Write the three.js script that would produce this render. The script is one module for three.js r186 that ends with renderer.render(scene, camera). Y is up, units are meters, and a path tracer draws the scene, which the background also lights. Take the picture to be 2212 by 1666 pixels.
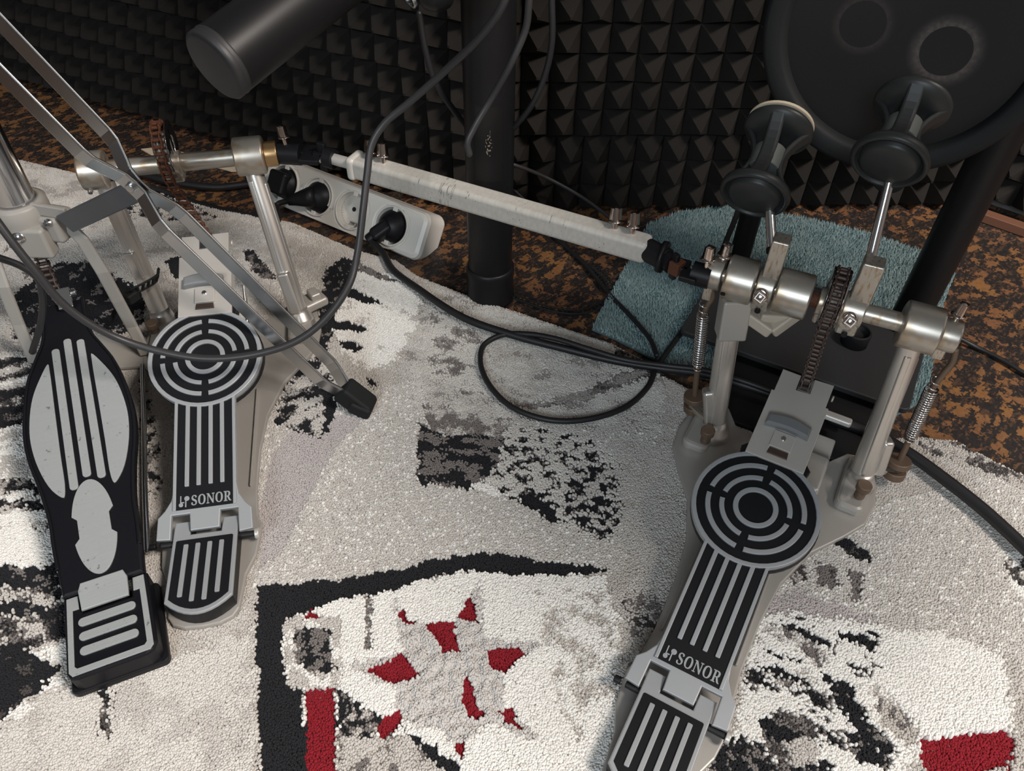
import * as THREE from 'three';
import { RoundedBoxGeometry } from 'three/addons/geometries/RoundedBoxGeometry.js';
import { mergeGeometries } from 'three/addons/utils/BufferGeometryUtils.js';
import { RectAreaLightUniformsLib } from 'three/addons/lights/RectAreaLightUniformsLib.js';
import { FontLoader } from 'three/addons/loaders/FontLoader.js';
import { TextGeometry } from 'three/addons/geometries/TextGeometry.js';
import { createNoise2D } from 'simplex-noise';

// ---------- camera, light, exposure ----------
RectAreaLightUniformsLib.init();
const scene = new THREE.Scene();
scene.background = new THREE.Color(0x000000);
const camera = new THREE.PerspectiveCamera(53.17, 2212 / 1666, 0.02, 30);
camera.position.set(0, 0.52, 0);
camera.rotation.order = 'YXZ';
camera.rotation.set(-0.7994, 0, 0.02226);
const renderer = new THREE.WebGLRenderer({ antialias: true });
renderer.toneMapping = THREE.LinearToneMapping;
renderer.toneMappingExposure = 1.52;
renderer.shadowMap.enabled = true;
const LAMP = { pos: [1.15, 1.80, 0.30], size: 0.55, power: 48, color: [1.0, 0.91, 0.83] };   // ceiling lamp panel, above and right of the player
const DAY = { pos: [-0.75, 1.55, 2.02], w: 1.0, h: 1.1, power: 10.0, color: [0.82, 0.92, 1.0] };   // window in the wall behind the player

// ---------- helpers ----------
function rng(seed) { let s = seed >>> 0; return () => { s = (s + 0x6D2B79F5) >>> 0; let t = s; t = Math.imul(t ^ (t >>> 15), t | 1); t ^= t + Math.imul(t ^ (t >>> 7), t | 61); return ((t ^ (t >>> 14)) >>> 0) / 4294967296; }; }
const rand = rng(7);
const N1 = createNoise2D(rng(11)), N2 = createNoise2D(rng(23)), N3 = createNoise2D(rng(37));
const V = (a) => (a.isVector3 ? a.clone() : new THREE.Vector3(...a));
const lerp = (a, b, t) => V(a).lerp(V(b), t);
const UP = new THREE.Vector3(0, 1, 0);
const clean = (g) => { const q = g.index ? g.toNonIndexed() : g; for (const k of Object.keys(q.attributes)) if (!['position', 'normal', 'uv'].includes(k)) q.deleteAttribute(k); return q; };
const merge = (list) => mergeGeometries(list.flat().map(clean));
const quatTo = (dir) => new THREE.Quaternion().setFromUnitVectors(UP, V(dir).normalize());
function cyl(a, b, r1, r2 = r1, seg = 24) {
  a = V(a); b = V(b); const d = b.clone().sub(a);
  const g = new THREE.CylinderGeometry(r2, r1, d.length(), seg);
  g.applyQuaternion(quatTo(d)); const m = a.add(b).multiplyScalar(0.5); g.translate(m.x, m.y, m.z); return g;
}
function lathe(a, dir, prof, seg = 32) {            // profile [radius, distance along dir]
  const g = new THREE.LatheGeometry(prof.map(([r, y]) => new THREE.Vector2(Math.max(r, 1e-5), y)), seg);
  g.applyQuaternion(quatTo(dir)); a = V(a); g.translate(a.x, a.y, a.z); return g;
}
// a cylinder with rounded edges
function hub(a, b, r, e = 0.0015, seg = 36) {
  const d = V(b).sub(V(a)), L = d.length();
  return lathe(a, d, [[0, 0], [r - e, 0], [r - e * 0.3, e * 0.3], [r, e], [r, L - e], [r - e * 0.3, L - e * 0.3], [r - e, L], [0, L]], seg);
}
function tube(pts, r, seg = 80, rad = 10, closed = false) {
  const c = new THREE.CatmullRomCurve3(pts.map(V), closed, 'centripetal');
  const g = new THREE.TubeGeometry(c, seg, r, rad, closed);
  if (closed) return g;
  const p0 = c.getPoint(0), p1 = c.getPoint(1), s = [];
  for (const [p, t] of [[p0, c.getTangent(0).negate()], [p1, c.getTangent(1)]]) {
    const k = new THREE.SphereGeometry(r, rad, 6); k.translate(p.x, p.y, p.z); s.push(k);
  }
  return merge([g, ...s]);
}
// a box whose length runs from a to b; w across, h along "up"
function boxAB(a, b, w, h, up = UP, r = 0.001) {
  a = V(a); b = V(b); const y = b.clone().sub(a), L = y.length(); y.normalize();
  const x = new THREE.Vector3().crossVectors(y, V(up)).normalize(), z = new THREE.Vector3().crossVectors(x, y);
  const g = new RoundedBoxGeometry(w, L, h, 2, Math.min(r, w / 2.1, h / 2.1, L / 2.1));
  g.applyMatrix4(new THREE.Matrix4().makeBasis(x, y, z)); const m = a.add(b).multiplyScalar(0.5); g.translate(m.x, m.y, m.z); return g;
}
// a flat strap on edge, bent along points
function strap(pts, up, h, t) {
  pts = pts.map(V); up = V(up).normalize(); const pos = [], rows = [];
  for (let i = 0; i < pts.length; i++) {
    const d = new THREE.Vector3();
    if (i > 0) d.add(pts[i].clone().sub(pts[i - 1]).normalize());
    if (i < pts.length - 1) d.add(pts[i + 1].clone().sub(pts[i]).normalize());
    d.normalize(); const s = new THREE.Vector3().crossVectors(d, up).normalize(), n = new THREE.Vector3().crossVectors(s, d).normalize();
    const C = []; for (let k = 0; k < 14; k++) { const an = (k < 7 ? k / 6 : 1 + (k - 7) / 6) * Math.PI; C.push([t / 2 * -Math.cos(an), (k < 7 ? 1 : -1) * (h / 2 - t / 2) + t / 2 * Math.sin(an)]); }
    rows.push(C.map(([x, y]) => pts[i].clone().addScaledVector(s, x).addScaledVector(n, y)));
  }
  const quad = (a, b, c, d) => { for (const p of [a, b, c, a, c, d]) pos.push(p.x, p.y, p.z); };
  const m = 14;
  for (let i = 0; i + 1 < rows.length; i++) for (let k = 0; k < m; k++) quad(rows[i][k], rows[i][(k + 1) % m], rows[i + 1][(k + 1) % m], rows[i + 1][k]);
  for (const [r, f] of [[rows[0], 1], [rows.at(-1), 0]]) for (let k = 1; k + 1 < m; k++) { const q = f ? [r[0], r[k + 1], r[k]] : [r[0], r[k], r[k + 1]]; for (const p of q) pos.push(p.x, p.y, p.z); }
  const g = new THREE.BufferGeometry(); g.setAttribute('position', new THREE.Float32BufferAttribute(pos, 3));
  g.setAttribute('uv', new THREE.Float32BufferAttribute(new Float32Array(pos.length / 3 * 2).map((_, i) => pos[Math.floor(i / 2) * 3 + (i % 2) * 2] * 4), 2));
  g.computeVertexNormals(); return g;
}
const shape = (pts) => { const s = new THREE.Shape(); pts.forEach(([x, y], i) => (i ? s.lineTo(x, y) : s.moveTo(x, y))); s.closePath(); return s; };
// smooth closed outline through points
const smooth = (pts, n = 6) => new THREE.CatmullRomCurve3(pts.map(([x, y]) => new THREE.Vector3(x, y, 0)), true, 'centripetal').getPoints(pts.length * n).map((p) => [p.x, p.y]);
function rrect(x0, y0, x1, y1, r, n = 5) {
  const o = []; r = Math.min(r, (x1 - x0) / 2.01, (y1 - y0) / 2.01);
  for (const [cx, cy, a] of [[x1 - r, y1 - r, 0], [x0 + r, y1 - r, 1], [x0 + r, y0 + r, 2], [x1 - r, y0 + r, 3]])
    for (let i = 0; i <= n; i++) { const t = (a + i / n) * Math.PI / 2; o.push([cx + r * Math.cos(t), cy + r * Math.sin(t)]); }
  return o;
}
function arcBand(r0, r1, a0, a1, n = 20) {
  const o = []; for (let i = 0; i <= n; i++) { const a = a0 + (a1 - a0) * i / n; o.push([r1 * Math.cos(a), r1 * Math.sin(a)]); }
  for (let i = n; i >= 0; i--) { const a = a0 + (a1 - a0) * i / n; o.push([r0 * Math.cos(a), r0 * Math.sin(a)]); } return o;
}
// extrude an outline (plane metres); the top lies "top" above the plane of matrix M
function plate(outline, th, M, { top = 0, bevel = 0.0005, holes = [], seg = 1 } = {}) {
  const s = outline.isShape ? outline : shape(outline); for (const h of holes) s.holes.push(shape(h));
  const b = Math.min(bevel, th * 0.45);
  const g = new THREE.ExtrudeGeometry(s, { depth: th - 2 * b, bevelEnabled: b > 0, bevelThickness: b, bevelSize: b, bevelOffset: -b, bevelSegments: 2, curveSegments: 24 });
  g.translate(0, 0, top - th + b); g.applyMatrix4(M); return g;
}
// plane frame: origin, yaw (0 looks to -z), tilt; x right, y forward, z the normal
function planeFrame([x, y, z], yaw, tilt) {
  const X = new THREE.Vector3(Math.cos(yaw), 0, Math.sin(yaw)), Y = new THREE.Vector3(Math.sin(yaw) * Math.cos(tilt), Math.sin(tilt), -Math.cos(yaw) * Math.cos(tilt));
  return new THREE.Matrix4().makeBasis(X, Y, new THREE.Vector3().crossVectors(X, Y)).setPosition(x, y, z);
}
// ground outline [x, z] raised to a slab
function slab(poly, y0, y1, bevel = 0.001) {
  const M = new THREE.Matrix4().makeBasis(new THREE.Vector3(1, 0, 0), new THREE.Vector3(0, 0, -1), new THREE.Vector3(0, 1, 0));
  return plate(poly.map(([x, z]) => [x, -z]), y1 - y0, M, { top: y1, bevel });
}
const used = {}, origin = new Map();
const numbered = (n) => { used[n] = (used[n] ?? -1) + 1; return used[n] ? `${n}_${String(used[n]).padStart(3, '0')}` : n; };
const lit = (m) => { m.castShadow = m.receiveShadow = true; return m; };
function thing(name, label, category, at = [0, 0, 0], group) {
  const o = new THREE.Group(); o.name = numbered(name); o.position.set(...at); scene.add(o);
  o.userData = { label, category }; if (group) o.userData.group = group; origin.set(o, V(at)); return o;
}
function part(parent, name, g, m, label) {          // geometry in world metres; kept relative to its thing
  if (Array.isArray(g)) g = merge(g);
  const p = origin.get(parent); g.translate(-p.x, -p.y, -p.z);
  const o = lit(new THREE.Mesh(g, m)); o.name = name; if (label) o.userData.label = label; parent.add(o); origin.set(o, p); return o;
}
function solo(name, label, category, g, m, at, group) {
  if (Array.isArray(g)) g = merge(g);
  g.computeBoundingBox(); const c = at ? V(at) : g.boundingBox.getCenter(new THREE.Vector3()); if (!at) c.y = g.boundingBox.min.y;
  g.translate(-c.x, -c.y, -c.z); const o = lit(new THREE.Mesh(g, m)); o.name = numbered(name); o.position.copy(c); scene.add(o);
  o.userData = { label, category }; if (group) o.userData.group = group; origin.set(o, c); return o;
}
function struct(name, g, m) { if (Array.isArray(g)) g = merge(g); const o = lit(new THREE.Mesh(g, m)); o.name = name; o.userData.kind = 'structure'; scene.add(o); origin.set(o, new THREE.Vector3()); return o; }
const box = (x0, y0, z0, x1, y1, z1) => { const g = new THREE.BoxGeometry(x1 - x0, y1 - y0, z1 - z0); g.translate((x0 + x1) / 2, (y0 + y1) / 2, (z0 + z1) / 2); return g; };

// ---------- textures and materials ----------
function tex(w, h, f, srgb = false, rx = 1, ry = 1) {
  const d = new Uint8Array(w * h * 4);
  for (let j = 0; j < h; j++) for (let i = 0; i < w; i++) { const c = f(i / w, j / h, i, j), k = (j * w + i) * 4; d[k] = c[0]; d[k + 1] = c[1]; d[k + 2] = c[2]; d[k + 3] = 255; }
  const t = new THREE.DataTexture(d, w, h); t.magFilter = t.minFilter = THREE.LinearFilter; t.wrapS = t.wrapT = THREE.RepeatWrapping; t.repeat.set(rx, ry);
  if (srgb) t.colorSpace = THREE.SRGBColorSpace; t.needsUpdate = true; return t;
}
const grey = (v) => { v = Math.max(0, Math.min(255, v)); return [v, v, v]; };
const fbm = (n, x, y, o = 4) => { let s = 0, a = 1, f = 1, t = 0; for (let i = 0; i < o; i++) { s += a * n(x * f, y * f); t += a; a *= 0.5; f *= 2.1; } return s / t; };
const grainRough = tex(256, 256, (u, v) => grey(150 + 50 * fbm(N1, u * 9, v * 9, 5) + 18 * N2(u * 110, v * 110)));
const fineBump = tex(256, 256, (u, v) => grey(128 + 60 * N1(u * 90, v * 90) + 40 * N2(u * 40, v * 40)));
// stained casting: clean metal with brownish tarnish spots
const tarnish = tex(512, 512, (u, v) => {
  const a = fbm(N1, u * 3 + 3, v * 3, 3), b = N2(u * 14, v * 14), k = Math.max(0, Math.min(1, (a * 0.9 + b * 0.12 - 0.05) * 1.5));
  return [212 - 30 * k, 207 - 50 * k, 199 - 72 * k];
}, true);
const rustTex = tex(256, 256, (u, v) => { const a = fbm(N2, u * 12, v * 12, 4); return [96 + 46 * a, 60 + 30 * a, 42 + 20 * a]; }, true);
const lino = tex(1024, 1024, (u, v) => {
  const w = 0.004 * N3(u * 60, v * 60) + 0.003 * N1(u * 150, v * 150), x = u + w, y = v - w;
  const a = fbm(N1, x * 27, y * 27, 2) + 0.22 * N2(x * 110, y * 110), b = fbm(N2, x * 44 + 5, y * 44, 2) + 0.25 * N3(x * 120, y * 120), c = N3(u * 7, v * 7), g = N1(u * 260, v * 260) * 7 + N2(u * 90, v * 90) * 6;
  if (a > 0.24 - 0.16 * c) return [122 + g + c * 10, 86 + g + c * 8, 58 + g * 0.8];
  if (b > 0.34) return [78 + g, 60 + g, 48 + g];
  if (b < -0.50) return [96 + g, 70 + g, 52 + g];
  return [44 + g * 0.8, 40 + g * 0.8, 39 + g * 0.8];
}, true);
const std = (color, roughness, metalness = 0, o = {}) => new THREE.MeshStandardMaterial({ color: new THREE.Color(...(Array.isArray(color) ? color : [color, color, color])), roughness, metalness, ...o });
const phy = (color, roughness, specularIntensity, o = {}) => new THREE.MeshPhysicalMaterial({ color: new THREE.Color(...color), roughness, metalness: 0, specularIntensity, ...o });
const M = {
  darkSteel: phy([0.014, 0.014, 0.015], 0.5, 0.6),
  cast: std([0.84, 0.82, 0.79], 0.36, 0.75, { map: tarnish }),
  paint: std([0.46, 0.44, 0.41], 0.42, 0.35),
  alu: std([0.37, 0.39, 0.41], 0.48, 0.25),
  satin: std([0.60, 0.58, 0.545], 0.4, 0.4),
  chrome: std([0.78, 0.78, 0.79], 0.16, 1),
  zinc: std([0.60, 0.61, 0.62], 0.24, 1),
  beige: std([0.52, 0.46, 0.38], 0.5, 0.1),
  brace: std([0.13, 0.135, 0.145], 0.45, 0.5),
  post: std([0.72, 0.69, 0.65], 0.33, 0.8),
  key: std([0.70, 0.62, 0.57], 0.18, 1),
  brass: std([0.62, 0.40, 0.20], 0.3, 0.9),
  rust: std([1, 1, 1], 0.75, 0.3, { map: rustTex }),
  darkRust: std([0.10, 0.07, 0.06], 0.5, 0.6),
  knurl: std([0.20, 0.14, 0.10], 0.5, 0.5),
  white: std([0.76, 0.735, 0.68], 0.4),
  shaft: std([0.60, 0.58, 0.53], 0.4, 0.05),
  black: phy([0.009, 0.009, 0.011], 0.45, 0.6),
  rubber: phy([0.014, 0.015, 0.016], 0.62, 0.5, { bumpMap: fineBump, bumpScale: 0.0001 }),
  inlay: phy([0.009, 0.010, 0.012], 0.6, 0.35, { bumpMap: fineBump, bumpScale: 0.00015 }),
  grip: std([0.20, 0.21, 0.22], 0.5, 0.1),
  tubeBlack: phy([0.008, 0.008, 0.009], 0.4, 0.6),
  boardBlack: phy([0.007, 0.007, 0.010], 0.42, 0.6),
  cable: std([0.014, 0.014, 0.016], 0.48),
  cableGrey: std([0.032, 0.032, 0.034], 0.42),
  foam: phy([0.021, 0.0188, 0.0172], 0.95, 0.2, { bumpMap: fineBump, bumpScale: 0.0003 }),
  foamBack: std([0.014, 0.013, 0.012], 1),
  felt: std([0.62, 0.52, 0.38], 1),
  beater: phy([0.026, 0.028, 0.028], 0.42, 0.8),
  beaterBoss: std([0.10, 0.105, 0.10], 0.5),
  plastic: std([0.34, 0.325, 0.30], 0.45),
  wall: std([0.14, 0.13, 0.125], 0.9),
  ceiling: std([0.40, 0.39, 0.37], 0.95),
  skirting: std([0.16, 0.07, 0.04], 0.6),
};

// ---------- room shell ----------
{
  const g = box(-2.3, -0.06, -2.0, 2.3, 0, 2.3); const uv = g.attributes.uv, ps = g.attributes.position;
  for (let i = 0; i < uv.count; i++) uv.setXY(i, ps.getX(i) / 0.62, ps.getZ(i) / 0.62);
  struct('floor', g, std([1, 1, 1], 0.42, 0, { map: lino, bumpMap: lino, bumpScale: 0.0004 }));
}
struct('ceiling', box(-2.3, 2.5, -2.0, 2.3, 2.6, 2.3), M.ceiling);
const BEND = [-0.057, -0.78], LEFT_END = [-2.0, -1.682], CORNER = [0.554, -0.815], RIGHT_END = [2.0, 0.30];
function wallSeg(name, a, b, back, m = M.wall, y0 = 0, y1 = 2.5, th = 0.05) {       // a -> b with the room on the left-hand side seen from above
  const A = new THREE.Vector3(a[0], 0, a[1]), B = new THREE.Vector3(b[0], 0, b[1]), e = B.clone().sub(A).normalize(), n = new THREE.Vector3(-e.z, 0, e.x);
  const L = A.distanceTo(B), g = new THREE.BoxGeometry(L, y1 - y0, th);
  g.applyMatrix4(new THREE.Matrix4().makeBasis(e, UP, n)); const c = A.add(B).multiplyScalar(0.5).addScaledVector(n, -back - th / 2); g.translate(c.x, (y0 + y1) / 2, c.z); return struct(name, g, m);
}
wallSeg('wall_left', LEFT_END, BEND, 0.04);
wallSeg('wall_back', BEND, CORNER, 0.04);
wallSeg('wall_right', CORNER, RIGHT_END, 0.04);
struct('wall_far_left', box(-2.2, 0, -1.9, -2.06, 2.5, 2.2), M.wall);
struct('wall_far_right', box(2.06, 0, 0, 2.2, 2.5, 2.2), M.wall);
{ // wall behind the player, with the window opening
  const [wx, wy] = [DAY.pos[0], DAY.pos[1]], hw = DAY.w / 2, hh = DAY.h / 2;
  struct('wall_front', [box(-2.2, 0, 2.06, wx - hw, 2.5, 2.2), box(wx + hw, 0, 2.06, 2.2, 2.5, 2.2), box(wx - hw, 0, 2.06, wx + hw, wy - hh, 2.2), box(wx - hw, wy + hh, 2.06, wx + hw, 2.5, 2.2)], M.wall);
  const fr = struct('window_1', [box(wx - hw, wy - hh, 2.09, wx - hw + 0.05, wy + hh, 2.15), box(wx + hw - 0.05, wy - hh, 2.09, wx + hw, wy + hh, 2.15), box(wx - hw, wy - hh, 2.09, wx + hw, wy - hh + 0.05, 2.15), box(wx - hw, wy + hh - 0.05, 2.09, wx + hw, wy + hh, 2.15), box(wx - 0.025, wy - hh, 2.09, wx + 0.025, wy + hh, 2.15)], M.white);
  for (const s of [-1, 1]) { const g = box(wx + (s < 0 ? -hw + 0.05 : 0.025), wy - hh + 0.05, 2.11, wx + (s < 0 ? -0.025 : hw - 0.05), wy + hh - 0.05, 2.13); part(fr, 'window_pane', g, std([0.7, 0.8, 0.9], 0.2, 0, { emissive: new THREE.Color(...DAY.color), emissiveIntensity: 1.2 }), 'bright daylit window pane'); }
  const l = new THREE.RectAreaLight(new THREE.Color(...DAY.color), DAY.power, DAY.w - 0.1, DAY.h - 0.1); l.position.set(wx, wy, 2.05); l.lookAt(wx, wy - 0.6, 0); l.name = 'window_light'; scene.add(l);
}
// ceiling lamp
{
  const [x, y, z] = LAMP.pos, s = LAMP.size / 2, L = thing('ceiling_lamp', 'square white ceiling lamp hanging above the drum pedals', 'lamp', [x, y, z]);
  part(L, 'housing', box(x - s - 0.02, y + 0.012, z - s - 0.02, x + s + 0.02, y + 0.05, z + s + 0.02), M.white);
  part(L, 'lamp_diffuser', box(x - s, y, z - s, x + s, y + 0.012, z + s), std([0.9, 0.9, 0.9], 0.5, 0, { emissive: new THREE.Color(...LAMP.color), emissiveIntensity: 2 }));
  for (const d of [-1, 1]) part(L, 'rod', cyl([x + d * s * 0.6, y + 0.05, z], [x + d * s * 0.6, 2.5, z], 0.006, 0.006, 10), M.chrome);
  const l = new THREE.RectAreaLight(new THREE.Color(...LAMP.color), LAMP.power, LAMP.size, LAMP.size); l.position.set(x, y - 0.006, z); l.lookAt(x, 0, z + 1e-4); l.name = 'ceiling_lamp_light'; scene.add(l);
}
// orange-brown skirting under the right wall
{ const A = V([CORNER[0], 0, CORNER[1]]), B = V([RIGHT_END[0], 0, RIGHT_END[1]]), e = B.clone().sub(A).normalize(), n = new THREE.Vector3(-e.z, 0, e.x);
  struct('baseboard_right', boxAB(A.clone().addScaledVector(n, 0.004).setY(0.006), B.clone().addScaledVector(n, 0.004).setY(0.006), 0.014, 0.011), M.skirting); }

// ---------- acoustic foam ----------
const PITCH = 0.0305;
const pyramidGeo = (() => {
  const rings = [[0.5, 0, 0], [0.485, 0.0035, 0], [0.29, 0.0140, -0.03], [0.04, 0.0265, -0.08]].map(([r, z, dy]) => [[-1, -1], [1, -1], [1, 1], [-1, 1]].map(([x, y]) => [x * r * PITCH, (y * r + dy) * PITCH, z]));
  const p = [], uv = []; const tri = (...q) => { for (const v of q) { p.push(...v); uv.push(v[0] * 20, v[1] * 20 + v[2] * 20); } };
  for (let k = 0; k < 3; k++) for (let i = 0; i < 4; i++) { const a = rings[k][i], b = rings[k][(i + 1) % 4], c = rings[k + 1][(i + 1) % 4], d = rings[k + 1][i]; tri(a, b, c); tri(a, c, d); }
  const t = rings[3]; tri(t[0], t[1], t[2]); tri(t[0], t[2], t[3]);
  const g = new THREE.BufferGeometry(); g.setAttribute('position', new THREE.Float32BufferAttribute(p, 3)); g.setAttribute('uv', new THREE.Float32BufferAttribute(uv, 2)); g.computeVertexNormals(); return g;
})();
function foamPanel(label, a, b, from, cols, y0, rows, wobble = 0) {   // along a -> b from a distance "from", room on the left
  const e = new THREE.Vector3(b[0] - a[0], 0, b[1] - a[1]).normalize(), n = new THREE.Vector3(-e.z, 0, e.x);
  const at = new THREE.Vector3(a[0], y0, a[1]).addScaledVector(e, from).addScaledVector(n, -0.038);
  const o = thing('acoustic_foam_panel', label, 'foam panel', at.toArray(), 'pyramid foam panels on the walls');
  o.quaternion.setFromRotationMatrix(new THREE.Matrix4().makeBasis(e, UP, n));
  const back = lit(new THREE.Mesh(new RoundedBoxGeometry(cols * PITCH, rows * PITCH, 0.012, 1, 0.002), M.foamBack)); back.name = 'backing'; back.position.set(cols * PITCH / 2, rows * PITCH / 2, 0.006); o.add(back);
  const r = rng(Math.round(1000 + from * 977 + cols * 13 + rows));
  for (let j = 0; j < rows; j++) for (let i = 0; i < cols; i++) {
    const m = lit(new THREE.Mesh(pyramidGeo, M.foam)); m.name = 'pyramid';
    m.position.set((i + 0.5) * PITCH, (j + 0.5) * PITCH, 0.0115); m.rotation.set((r() - 0.5) * 0.10, (r() - 0.5) * 0.12, (r() - 0.5) * 0.08); m.scale.setScalar(0.985 + r() * 0.03); o.add(m);
  }
}
const LLEN = Math.hypot(BEND[0] - LEFT_END[0], BEND[1] - LEFT_END[1]);
foamPanel('dark pyramid foam panel on left wall behind power strip', LEFT_END, BEND, LLEN - 16 * PITCH, 16, 0.002, 15);
foamPanel('dark pyramid foam panel at far left behind chrome stand legs', LEFT_END, BEND, LLEN - 34 * PITCH - 0.004, 18, 0.002, 15);
foamPanel('low strip of pyramid foam along floor behind blue mat', BEND, CORNER, 0.012, 19, 0.002, 3);
foamPanel('tall pyramid foam panel on wall behind kick pad', BEND, CORNER, 0.0, 20, 0.0945, 12);
foamPanel('pyramid foam panel on right side wall above orange skirting', CORNER, RIGHT_END, 0.005, 10, 0.014, 15);

// ---------- rug ----------
const inside = (poly, x, y) => { let c = false; for (let i = 0, j = poly.length - 1; i < poly.length; j = i++) { const [xi, yi] = poly[i], [xj, yj] = poly[j]; if ((yi > y) !== (yj > y) && x < (xj - xi) * (y - yi) / (yj - yi) + xi) c = !c; } return c; };
const bounds = (p) => [Math.min(...p.map((q) => q[0])), Math.min(...p.map((q) => q[1])), Math.max(...p.map((q) => q[0])), Math.max(...p.map((q) => q[1]))];
const RUG = [[-0.8132,-0.8852],[-0.6627,-0.8918],[-0.5388,-0.8495],[-0.4428,-0.8212],[-0.3802,-0.793],[-0.3114,-0.77],[-0.2603,-0.7567],[-0.1777,-0.7063],[-0.1296,-0.6883],[-0.1061,-0.6627],[-0.0536,-0.633],[0.0049,-0.605],[0.066,-0.5744],[0.0968,-0.5611],[0.1276,-0.5384],[0.1493,-0.5133],[0.1763,-0.4913],[0.2217,-0.4641],[0.2676,-0.4491],[0.3145,-0.4424],[0.3592,-0.4485],[0.3915,-0.4447],[0.4161,-0.422],[0.4422,-0.4029],[0.5057,-0.3369]].concat([[0.62, 0.12], [-0.75, 0.12]]);
const COL = { W: [0.84, 0.83, 0.80], B: [0.52, 0.49, 0.455], L: [0.50, 0.465, 0.46], S: [0.57, 0.545, 0.515], P: [0.66, 0.64, 0.605], C: [0.60, 0.58, 0.56], H: [0.36, 0.335, 0.315], G: [0.20, 0.18, 0.172], D: [0.075, 0.066, 0.064], K: [0.012, 0.0125, 0.016], R: [0.25, 0.006, 0.016] };
const hash = (x, z) => { const s = Math.sin(x * 127143.7 + z * 311937.1) * 43758.5453; return s - Math.floor(s); };   // one number per tuft
// dye pattern: outlines on the ground in metres, later ones cover earlier ones. kind: a colour letter or a mixing function
const spots = (a, b, c, f1, lo, hi, ang = 0, st = 1) => (x, z) => {            // three-colour mottle, stretched along an angle
  const u = x * Math.cos(ang) + z * Math.sin(ang), v = -x * Math.sin(ang) + z * Math.cos(ang);
  const n = 0.62 * N1(u * f1 / st, v * f1) + 0.38 * N2(u * f1 * 2.7 / st, v * f1 * 2.7) + 0.26 * N3(x * 330, z * 330) + 0.30 * (hash(x, z) - 0.5);
  return n < lo ? a : n > hi ? c : b;
};
const dots = (x, z) => { const n = N1(x * 300, z * 300) + 0.5 * N2(x * 95, z * 95); return n > 0.82 ? 'W' : n > 0.25 ? 'P' : n < -0.95 ? 'L' : 'S'; };
const zebra = (x, z) => { const n = N1(x * 7 + 0.8 * N2(x * 6, z * 6), z * 32 + x * 10) + 0.25 * N2(x * 60, z * 90) + 0.4 * (hash(x, z) - 0.5); return n > 0.34 ? 'K' : n > 0.16 ? 'D' : n > 0.02 ? 'G' : n < -0.5 ? 'W' : 'S'; };
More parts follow.
